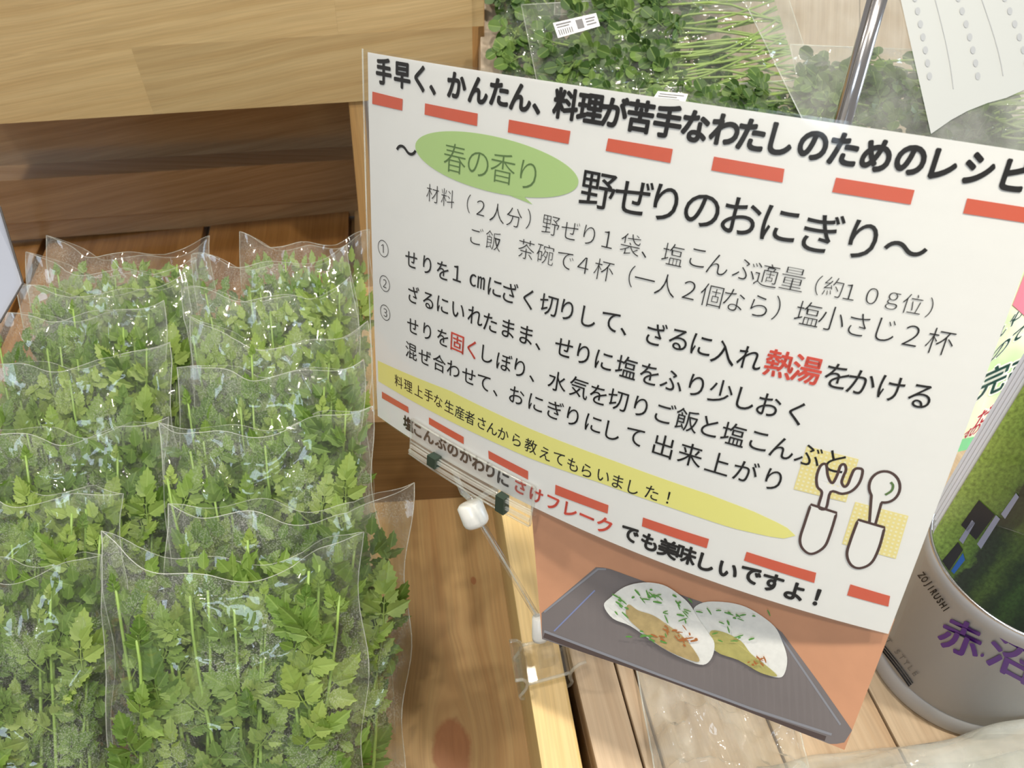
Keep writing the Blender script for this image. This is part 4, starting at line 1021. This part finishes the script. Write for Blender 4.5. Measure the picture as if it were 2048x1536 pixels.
# rolled clear tray / bag along the bottom right
rb_ = thing('clear_bag_roll', cw(hit(1700, 1560, TBL)), 'rolled clear plastic bag along the bottom right corner, in front of the canister', 'packaging')
pa1, pa2 = hit(1500, 1600, TBL) + UPC * .016, hit(2140, 1498, TBL) + UPC * .022
dxr = (pa2 - pa1)
def roll(u, v):
    an = 2 * PI * v; r = .022 + .004 * noise.noise(Vector((u * 5, v * 3, 2))) + .002 * math.sin(5 * an + 6 * u)
    c = cw(pa1 + dxr * u + FH * -.030) + Vector((0, 0, .004)); h = cwd(FH)
    return c + h * math.cos(an) * r * 1.5 + Vector((0, 0, 1)) * math.sin(an) * r
MB().grid(roll, 70, 40).obj('film_roll', film('milky rolled film', .26, bump=.7, scale=40, rough=.1), rb_, smooth=True, fix=False)
def roll_in(u, v):
    an = 2 * PI * v; r = .014 + .003 * noise.noise(Vector((u * 4, v * 3, 9)))
    c = cw(pa1 + dxr * u + FH * -.030) + Vector((0, 0, .004)); h = cwd(FH)
    return c + h * math.cos(an) * r * 1.5 + Vector((0, 0, 1)) * math.sin(an) * r
MB().grid(roll_in, 50, 24).obj('inner_fold', film('inner rolled film', .16, bump=.8, scale=50), rb_, smooth=True, fix=False)
MB().tube([roll(i / 40, .26) for i in range(41)], .0007, 5).obj('film_hem', M['film_edge'], rb_, smooth=True)

# ------------------------------------------------------------------ leaves
def leaflet(mb, base, d, nrm, L, Wd, teeth, rnd, roundish=False):
    """serrated leaflet from base point along d; mesh strip either side of the midrib"""
    d = d.normalized(); sdv = d.cross(nrm).normalized(); nrm = sdv.cross(d).normalized()
    n = 1 + 2 * teeth; curl = rnd.uniform(-.2, .3); fold = rnd.uniform(.05, .32)
    b = len(mb.v)
    for i in range(n + 1):
        t = i / n
        if roundish: w = Wd * math.sqrt(max(0, 1 - (2 * t - 1) ** 2)) * (1 + .0)
        else:
            w = Wd * (math.sin(PI * min(1, t ** .72)) ** .8) * (1.06 - .25 * t)
            w *= 1.0 if (i % 2) else .76
        if i == 0: w = Wd * .06
        if i == n: w = 0.0001
        fw = (.05 * L if (i % 2 and not roundish) else 0)
        mid = base + d * (L * t) + nrm * (curl * L * .5 * t * t)
        for sg in (-1, 0, 1):
            p = mid + sdv * (sg * w) + (d * fw if sg else Vector()) + nrm * (abs(sg) * w * fold)
            mb.v.append(p); mb.uv.append((.5 + .5 * sg * min(1, w / Wd), t))
    for i in range(n):
        for k in (0, 1):
            q = b + 3 * i + k; mb.f.append([q, q + 1, q + 4, q + 3])
def compound(seed, pairs, size, roundish=False):
    """pinnate leaf: petiole and rachis along +y with serrated leaflets, roughly in the xy plane facing +z"""
    rnd = random.Random(seed); mb = MB(); Z = Vector((0, 0, 1))
    pet = size * rnd.uniform(.25, .5); bend = rnd.uniform(-.25, .25); L = pet + size * (.25 + .22 * pairs)
    def ax(t): return Vector((bend * L * t * t, L * t, .12 * L * math.sin(t * 2.2)))
    mb.tube([ax(t / 5) for t in range(6)], [.00075 - .00009 * t for t in range(6)], 5)
    for i in range(len(mb.uv)): mb.uv[i] = (.5, .5)
    for k in range(pairs):
        t = (pet + (L - pet) * k / pairs) / L; s = size * (1.0 - .18 * k) * rnd.uniform(.8, 1.05)
        for sg in (-1, 1):
            a = math.radians(rnd.uniform(38, 62)) * sg; dd = Vector((math.sin(a), math.cos(a), rnd.uniform(-.25, .35)))
            base = ax(t); st = base + dd.normalized() * size * .10
            mb.tube([base, st], .0004, 4, cap=False); 
            for i in range(8): mb.uv[-1 - i] = (.5, .5)
            nn = (Z + Vector((rnd.uniform(-.5, .5), rnd.uniform(-.4, .4), 0))).normalized()
            leaflet(mb, st, dd, nn, s * .74, s * (.34 if roundish else .30), 4, rnd, roundish)
            if not roundish and rnd.random() < .55:      # deep basal lobe
                dd2 = Vector((math.sin(a * 1.75), math.cos(a * 1.75), 0)); leaflet(mb, st, dd2, nn, s * .42, s * .17, 3, rnd)
    dd = ax(1) - ax(.9); nn = (Z + Vector((rnd.uniform(-.4, .4), rnd.uniform(-.3, .3), 0))).normalized()
    leaflet(mb, ax(1), dd, nn, size * .95, size * (.42 if roundish else .36), 5, rnd, roundish)
    if not roundish:
        for sg in (-1, 1): leaflet(mb, ax(.97), Vector((sg * .75, 1, .1)), nn, size * .55, size * .2, 3, rnd)
    return mb
LEAF = [compound(100 + i, [1, 1, 2, 2, 2, 3, 3, 2][i], [.027, .023, .022, .025, .020, .021, .022, .028][i]).mesh('leaf', mat=M['leaf'], fix=False) for i in range(8)]
LEAFR = [compound(300 + i, [1, 2, 2][i], .017, True).mesh('leaf', mat=M['leaf2'], fix=False) for i in range(3)]

def qrot(d, nrm):
    """rotation taking +y to d and +z close to nrm"""
    y = d.normalized(); x = y.cross(nrm).normalized(); z = x.cross(y)
    return Matrix(((x.x, y.x, z.x), (x.y, y.y, z.y), (x.z, y.z, z.z))).to_quaternion()
Wb, Tb = .19, .021                                      # bag width and half thickness
def bag_template(seed, H, nst, per, Wd=Wb, lo=.05):
    """stems [(mesh)] with their leaves [(mesh,loc,quat,scale)], filler mesh; bag local: x across, y up, z to the viewer"""
    rnd = random.Random(seed); stems = []
    for s in range(nst):
        f = (s + .5) / nst; x1 = (f - .5) * (Wd - .014) + rnd.uniform(-.008, .008); x0 = x1 * .62 + rnd.uniform(-.012, .012)
        y1 = H * rnd.uniform(.76, .99); zf = rnd.uniform(-.1, .95) * Tb; wob = rnd.uniform(-.008, .008)
        def path(t, x0=x0, x1=x1, y1=y1, zf=zf, wob=wob): return Vector((x0 + (x1 - x0) * t ** .8 + wob * math.sin(t * PI * 1.6), .004 + (y1 - .004) * t, zf * (.5 + .5 * t)))
        mb = MB().tube([path(k / 9) for k in range(10)], [.0021 - .0011 * k / 9 for k in range(10)], 6)
        me = mb.mesh('stem', smooth=True, mat=M['stem'], fix=False); lv = []
        for k in range(per):
            t = lo + (1 - lo) * (k + rnd.random() * .8) / per; t = min(t, 1.0)
            p = path(t); sg = 1 if (k + s) % 2 else -1
            a = sg * math.radians(rnd.uniform(12, 62)) if k < per - 1 else math.radians(rnd.uniform(-12, 12))
            dd = Vector((math.sin(a), math.cos(a), rnd.uniform(-.12, .22)))
            if p.x + dd.x * .045 > Wd / 2 - .002: dd.x = -abs(dd.x) * .3
            if p.x + dd.x * .045 < -Wd / 2 + .002: dd.x = abs(dd.x) * .3
            room = (H - .004 - p.y) / max(.2, dd.y); scl = min(rnd.uniform(.72, 1.1), max(.4, room / .07))
            nrm = Vector((rnd.gauss(0, .24), rnd.gauss(0, .24) + .05, 1))
            z = Vector((0, 0, min(rnd.uniform(-.45, .45) * Tb, Tb - p.z)))
            lv.append((LEAF[rnd.randrange(8)], p + z, qrot(dd, nrm), scl))
        stems.append((me, lv))
    mb = MB()                                            # dense inner foliage
    for k in range(340):
        x = rnd.uniform(-.5, .5) * (Wd - .016); y = H * (rnd.random() ** .7) * .955 + .004; zf = rnd.uniform(-.95, -.15) * Tb
        a = rnd.gauss(0, .9); dd = Vector((math.sin(a), math.cos(a), rnd.uniform(-.3, .3)))
        leaflet(mb, Vector((x, y, zf)), dd, Vector((rnd.gauss(0, .5), rnd.gauss(0, .5), 1)), rnd.uniform(.013, .02), rnd.uniform(.0045, .0065), 3, rnd)
    fill = mb.mesh('inner_foliage', mat=M['leaf'], fix=False)
    return stems, fill
TPL = [bag_template(11, .29, 16, 9), bag_template(23, .29, 15, 9), bag_template(37, .29, 16, 9)]

def make_film(seed, H, Wd, ears=(1, 1), sag=.02, flip=0):
    rnd = random.Random(seed)
    cr = []
    for _ in range(34):
        a = rnd.gauss(0, .55) + (PI / 2 if rnd.random() < .35 else 0)
        cr.append((rnd.uniform(-.5, .5) * Wd, rnd.uniform(.3, 1.02) * H, a, rnd.uniform(.0012, .0035), rnd.uniform(.012, .045), rnd.choice((-1, 1)) * rnd.uniform(.0012, .0038)))
    sx = rnd.uniform(-.25, .25)
    def top(u):
        x = 2 * u - 1
        s = -sag * (1 - min(1, abs(x - sx)) ** 1.6) + .004 * math.sin(7 * x + seed) + .003 * noise.noise(Vector((x * 3, seed, 0)))
        if x < 0: s += ears[0] * .010 * max(0, -x - .5) * 2
        else: s += ears[1] * .010 * max(0, x - .5) * 2
        return H + .014 + s
    def fn(side):
        def g(u, v):
            x = (u - .5) * Wd; y = top(u) * v
            yy = y / H
            prof = (1 - abs(2 * u - 1) ** 3.0)
            th = Tb * (1.15 if yy < .85 else max(.12, 1.15 - 2.6 * (yy - .85) ** .9)) * min(1, yy * 6 + .15)
            z = side * th * prof
            z += side * .0016 * noise.fractal(Vector((x * 38, y * 24, seed * 3.1 + side)), .8, 2.0, 3)
            open_ = max(0, yy - .93) / .12
            z += open_ * (.010 * side * prof + .006 * math.sin(6 * u * PI + seed))
            for (cx, cy, a, w, l, h) in cr:
                dx, dy = x - cx, y - cy; d = dx * math.cos(a) - dy * math.sin(a); e = dx * math.sin(a) + dy * math.cos(a)
                if abs(e) < 2.2 * l and abs(d) < 5 * w:
                    z += side * h * math.exp(-abs(d) / w) * math.exp(-(e / l) ** 2)
            xx = x * (1 - .02 * math.sin(y * 40 + seed)) + .002 * math.sin(y * 55 + seed) * (abs(2 * u - 1) ** 4)
            return Vector((xx, y, z))
        return g
    f, b = fn(1), fn(-1)
    mb = MB().grid(f, 96, 120)
    if True:
        mb2 = MB().grid(b, 26, 30)
    edge = [f(0, v / 30) for v in range(31)] ; e2 = [f(1, v / 30) for v in range(31)]; e3 = [f(u / 40, 1) for u in range(41)]; e4 = [b(u / 40, 1) for u in range(41)]
    hm = MB(); hm.tube(edge, .00045, 4); hm.tube(e2, .00045, 4); hm.tube(e3, .00042, 4); hm.tube(e4, .00035, 4)
    # flat welded side seams
    sm = MB()
    return mb, mb2, hm
def herb_bag(spec, idx):
    TLp, TRp, z, tpl, label, group, ears, sag = spec[:8]
    A_, B_ = C(TLp[0], TLp[1], z - .004), C(TRp[0], TRp[1], z + .008)
    w = (B_ - A_).length; top = (A_ + B_) / 2
    X = cwd(B_ - A_).normalized()
    wv = cwd(Vector((-.02 + (spec[8] if len(spec) > 8 else 0), -.996, -.085)).normalized())   # bags lean back
    if len(spec) > 8: X = (X - wv * X.dot(wv)).normalized()
    Y = (wv - X * wv.dot(X)).normalized(); Z = X.cross(Y)
    if Z.dot(CW0 - cw(top)) < 0: Z = -Z
    n_w = cwd(NN); tw = cw(top)
    d_floor = cw(NN * FLOOR[1])                               # a point of the floor plane
    Lh = (tw - d_floor).dot(n_w) / Y.dot(n_w) - .004
    H = .29
    org = tw - Y * (H + .012)
    if (org - d_floor).dot(n_w) < .002:                    # keep the foot on the planks
        Hs = max(.62, (Lh) / (H + .012))
    else: Hs = 1.0
    org = tw - Y * ((H + .012) * Hs)
    root = thing('herb_bag', org, label, 'bag of herbs', group)
    R = Matrix(((X.x, Y.x, Z.x), (X.y, Y.y, Z.y), (X.z, Y.z, Z.z)))
    root.rotation_mode = 'QUATERNION'; root.rotation_quaternion = R.to_quaternion(); root.scale = (w / Wb, Hs, 1.0)
    stems, fill = TPL[tpl]
    link(tag(bpy.data.objects.new('inner_foliage', fill), kind='stuff'), root)
    for me, lv in stems:
        so = link(bpy.data.objects.new('stem', me), root)
        for lm_, p, q, s in lv:
            lo_ = link(bpy.data.objects.new('leaf', lm_), so); lo_.location = p; lo_.rotation_mode = 'QUATERNION'; lo_.rotation_quaternion = q; lo_.scale = (s, s, s)
    f, b, hm = make_film(idx * 7 + 3, H, Wb * 1.01, ears, sag)
    link(bpy.data.objects.new('film_front', f.mesh('film_front', smooth=True, mat=M['film'], fix=False)), root)
    link(bpy.data.objects.new('film_back', b.mesh('film_back', smooth=True, mat=M['film'], fix=False)), root)
    link(bpy.data.objects.new('film_hem', hm.mesh('film_hem', smooth=True, mat=M['film_edge'], fix=False)), root)
    return root
GR, GL = 'herb bags in the right-hand row', 'herb bags in the left-hand row'
def zt(y): return .691 / (.986 + (y - 768) / 1500)
SPECS = [
    ((203, 1096), (722, 1088), .575, 0, 'frontmost clear bag of serrated green herbs in the right-hand row, standing bolt upright', GR, (1, 1), .022),
    ((332, 1034), (818, 1006), .620, 1, 'second bag from the front in the right-hand row, right corner leaning out', GR, (0, 2.6), .004, .055),
    ((316, 862), (738, 832), .672, 2, 'third bag from the front in the right-hand row, with a large star-shaped glare', GR, (1, 1), .008),
    ((355, 742), (722, 738), .716, 0, 'fourth bag from the front in the right-hand row', GR, (.5, 1), .006),
    ((385, 668), (736, 668), .752, 1, 'fifth bag from the front in the right-hand row, curled film flap at its left', GR, (2, 1), .014),
    ((371, 598), (705, 578), .790, 2, 'sixth bag from the front in the right-hand row, third from its back end', GR, (1, 1), .008),
    ((390, 534), (700, 516), .830, 0, 'seventh bag from the front in the right-hand row, next to the rearmost', GR, (1, 1), .006),
    ((482, 488), (742, 486), .868, 1, 'rearmost bag of the right-hand row, beside the left edge of the recipe card', GR, (1, 1), .006),
    ((-240, 1132), (208, 1118), .590, 1, 'frontmost herb bag in the left-hand row, cut by the left edge of the picture', GL, (1, .5), .010),
    ((-190, 982), (243, 984), .632, 0, 'second bag from the front in the left-hand row, with a rounded right shoulder', GL, (1, 0), .006),
    ((-75, 868), (326, 846), .672, 1, 'third bag from the front in the left-hand row', GL, (1, 1), .010),
    ((-50, 738), (330, 702), .715, 2, 'fourth bag from the front in the left-hand row', GL, (1, 1), .008),
    ((-20, 634), (322, 622), .758, 0, 'fifth bag from the front in the left-hand row, with bluish-green leaves', GL, (1, 1), .006),
    ((40, 586), (372, 572), .796, 1, 'sixth bag from the front in the left-hand row', GL, (1, 1), .008),
    ((60, 540), (398, 542), .828, 2, 'seventh bag from the front in the left-hand row, its left corner spread wide', GL, (2, 1), .006),
    ((100, 500), (425, 508), .862, 0, 'rearmost bag of the left-hand row, two pointed film corners sticking up', GL, (1.6, 1.6), .008),
]
for i, s in enumerate(SPECS): herb_bag(s, i)

# ------------------------------------------------------------------ bags of round-leaved greens, upper right
def green_bag(quad, z, seed, nleaf, nst, label, stem_from=.45):
    """quad: TL, TR, BR, BL pixels; contents: leaves to the left, pale stems to the right"""
    rnd = random.Random(seed); cc4 = [C(x, y, z + dz) for (x, y), dz in zip(quad, (.02, .03, -.02, -.03))]
    ctr = cw((cc4[0] + cc4[1] + cc4[2] + cc4[3]) / 4)
    root = thing('greens_bag', cw((cc4[2] + cc4[3]) / 2), label, 'bag of greens', 'bags of round-leaved greens on the rear board')
    def P(u, v, h=0.):
        p = cc4[0] * (1 - u) * (1 - v) + cc4[1] * u * (1 - v) + cc4[2] * u * v + cc4[3] * (1 - u) * v
        w = cw(p); return w + (CW0 - w).normalized() * h
    def loc(w): return w - root.location
    wd = (P(1, .5) - P(0, .5)); up = (P(.5, 0) - P(.5, 1)); nz_ = (CW0 - ctr).normalized()
    th = .022
    for s in range(nst):
        v0 = rnd.uniform(.12, .9); v1 = v0 + rnd.uniform(-.3, .25); v1 = min(.95, max(.05, v1)); u0 = rnd.uniform(.02, .35); h = rnd.uniform(-.2, .8) * th; bw = rnd.uniform(-.28, .28)
        pts = [loc(P(u0 + (.97 - u0) * k / 8, min(.97, max(.03, v0 + (v1 - v0) * k / 8 + bw * math.sin(PI * k / 8))), h * math.sin(PI * (k + 1) / 10))) for k in range(9)]
        me = MB().tube(pts, .0014, 6).mesh('stem', smooth=True, mat=M['stem2'], fix=False)
        so = link(bpy.data.objects.new('stem', me), root)
        for k in range(nleaf):
            t = rnd.random() ** 1.3 * stem_from * 8; k0 = int(t); p = pts[k0].lerp(pts[min(8, k0 + 1)], t - k0)
            dd = -wd.normalized() * rnd.uniform(.1, 1) + up.normalized() * rnd.uniform(-1, 1) + nz_ * rnd.uniform(-.1, .3)
            o = link(bpy.data.objects.new('leaf', LEAFR[rnd.randrange(3)]), so); o.location = p + nz_ * rnd.uniform(-.002, .014)
            o.rotation_mode = 'QUATERNION'; o.rotation_quaternion = qrot(dd, nz_ + Vector((rnd.gauss(0, .4), rnd.gauss(0, .4), rnd.gauss(0, .4)))); s_ = rnd.uniform(.7, 1.1); o.scale = (s_, s_, s_)
    mb = MB()
    for k in range(260):
        u = rnd.random() ** 1.2 * (stem_from + .25); w = loc(P(.02 + u, rnd.uniform(.05, .95), rnd.uniform(-.6, .2) * th))
        dd = wd.normalized() * rnd.uniform(-1, 1) + up.normalized() * rnd.uniform(-1, 1)
        leaflet(mb, w, dd, nz_ + Vector((rnd.gauss(0, .4), rnd.gauss(0, .4), rnd.gauss(0, .4))), rnd.uniform(.012, .018), rnd.uniform(.005, .008), 3, rnd, True)
    link(tag(bpy.data.objects.new('inner_foliage', mb.mesh('inner_foliage', mat=M['leaf2'], fix=False)), kind='stuff'), root)
    cr = [(rnd.random(), rnd.random(), rnd.uniform(0, PI), rnd.uniform(.008, .02), rnd.uniform(-1, 1) * .013) for _ in range(44)]
    for side, nm in ((1, 'film_front'), (-1, 'film_back')):
        def fn(u, v):
            uu, vv_ = u * 1.06 - .03, v * 1.1 - .05
            pr = (1 - abs(2 * u - 1) ** 4) * (1 - abs(2 * v - 1) ** 4)
            h = side * th * (1.1 if side > 0 else .9) * pr + side * .004 * noise.fractal(Vector((u * 7 + seed, v * 4, side)), .8, 2, 3)
            for (a, b, an, w, hh) in cr:
                d = (u - a) * math.sin(an) - (v - b) * math.cos(an); h += hh * math.exp(-abs(d) / w) * math.exp(-((u - a) ** 2 + (v - b) ** 2) / .05)
            return loc(P(uu, vv_, h))
        if side > 0: top_fn = fn
        link(bpy.data.objects.new(nm, MB().grid(fn, 70 if side > 0 else 30, 44 if side > 0 else 20).mesh(nm, smooth=True, mat=M['film2'], fix=False)), root)
        if side > 0:
            hm = MB(); hm.tube([fn(i / 50, 0) for i in range(51)], .0006, 5); hm.tube([fn(i / 50, 1) for i in range(51)], .0006, 5); hm.tube([fn(1, i / 30) for i in range(31)], .0006, 5); hm.tube([fn(0, i / 30) for i in range(31)], .0005, 5)
            link(bpy.data.objects.new('film_hem', hm.mesh('film_hem', smooth=True, mat=M['film_edge'], fix=False)), root)
    return root, P
def sticker(root, P, quad, z, lines):
    q = [cw(C(x, y, z)) for x, y in quad]; nz_ = (CW0 - q[0]).normalized()
    def loc(w): return w - root.location
    me = MB().prism([loc(p) for p in q], -nz_ * .0003).mesh('price_label', mat=simple('white sticker', srgb(226, 228, 232), .4, coat=.3)); so = link(bpy.data.objects.new('price_label', me), root)
    mb = MB()
    def Q(u, v): return loc(q[0] * (1 - u) * (1 - v) + q[1] * u * (1 - v) + q[2] * u * v + q[3] * (1 - u) * v + nz_ * .0004)
    for (u0, u1, v0, v1) in lines:
        b = len(mb.v); mb.v += [Q(u0, v0), Q(u1, v0), Q(u1, v1), Q(u0, v1)]; mb.uv += [(0, 0)] * 4; mb.f.append([b, b + 1, b + 2, b + 3])
    link(bpy.data.objects.new('printed_bars', mb.mesh('printed_bars', mat=M['ink_dark_clear'], fix=False)), so)
bars = [(.06 + .05 * k, .085 + .05 * k, .5, .88) for k in range(7)] + [(.05, .4, .12, .22), (.05, .34, .3, .38), (.5, .66, .15, .8), (.72, .95, .2, .3), (.72, .92, .4, .5), (.72, .95, .62, .72)]
g1, Pg = green_bag([(1060, 20), (1560, -10), (1625, 195), (1110, 262)], .86, 5, 5, 38, 'large glossy bag of round-leaved greens with a price label, stems to the right')
sticker(g1, Pg, [(1106, 46), (1192, 26), (1200, 52), (1116, 76)], .812, bars)
g0, _ = green_bag([(1000, -30), (1090, -30), (1150, 190), (1005, 190)], .90, 6, 4, 10, 'narrow bag of greens at the corner of the wooden riser', .8)
g2, Pg2 = green_bag([(1290, 185), (1640, 165), (1760, 330), (1310, 330)], .80, 7, 5, 24, 'lower bag of greens with small white label, just above the recipe card heading', .7)
sticker(g2, Pg2, [(1316, 182), (1376, 188), (1370, 206), (1304, 200)], .755, [(.1, .9, .2, .3), (.1, .7, .45, .55), (.1, .8, .7, .8)])
g3, _ = green_bag([(1130, -120), (1560, -130), (1490, 10), (1120, 22)], .93, 8, 4, 16, 'rearmost bag of greens cut by the top edge of the picture', .6)
g4, _ = green_bag([(1590, 100), (1850, 110), (1960, 330), (1640, 330)], .80, 9, 5, 20, 'dark bag of greens seen through the clear laminated notice', .8)
g5, _ = green_bag([(1850, 205), (2150, 170), (2200, 330), (1880, 330)], .80, 10, 1, 26, 'bag of pale green stems below the white paper of the laminated notice', .3)
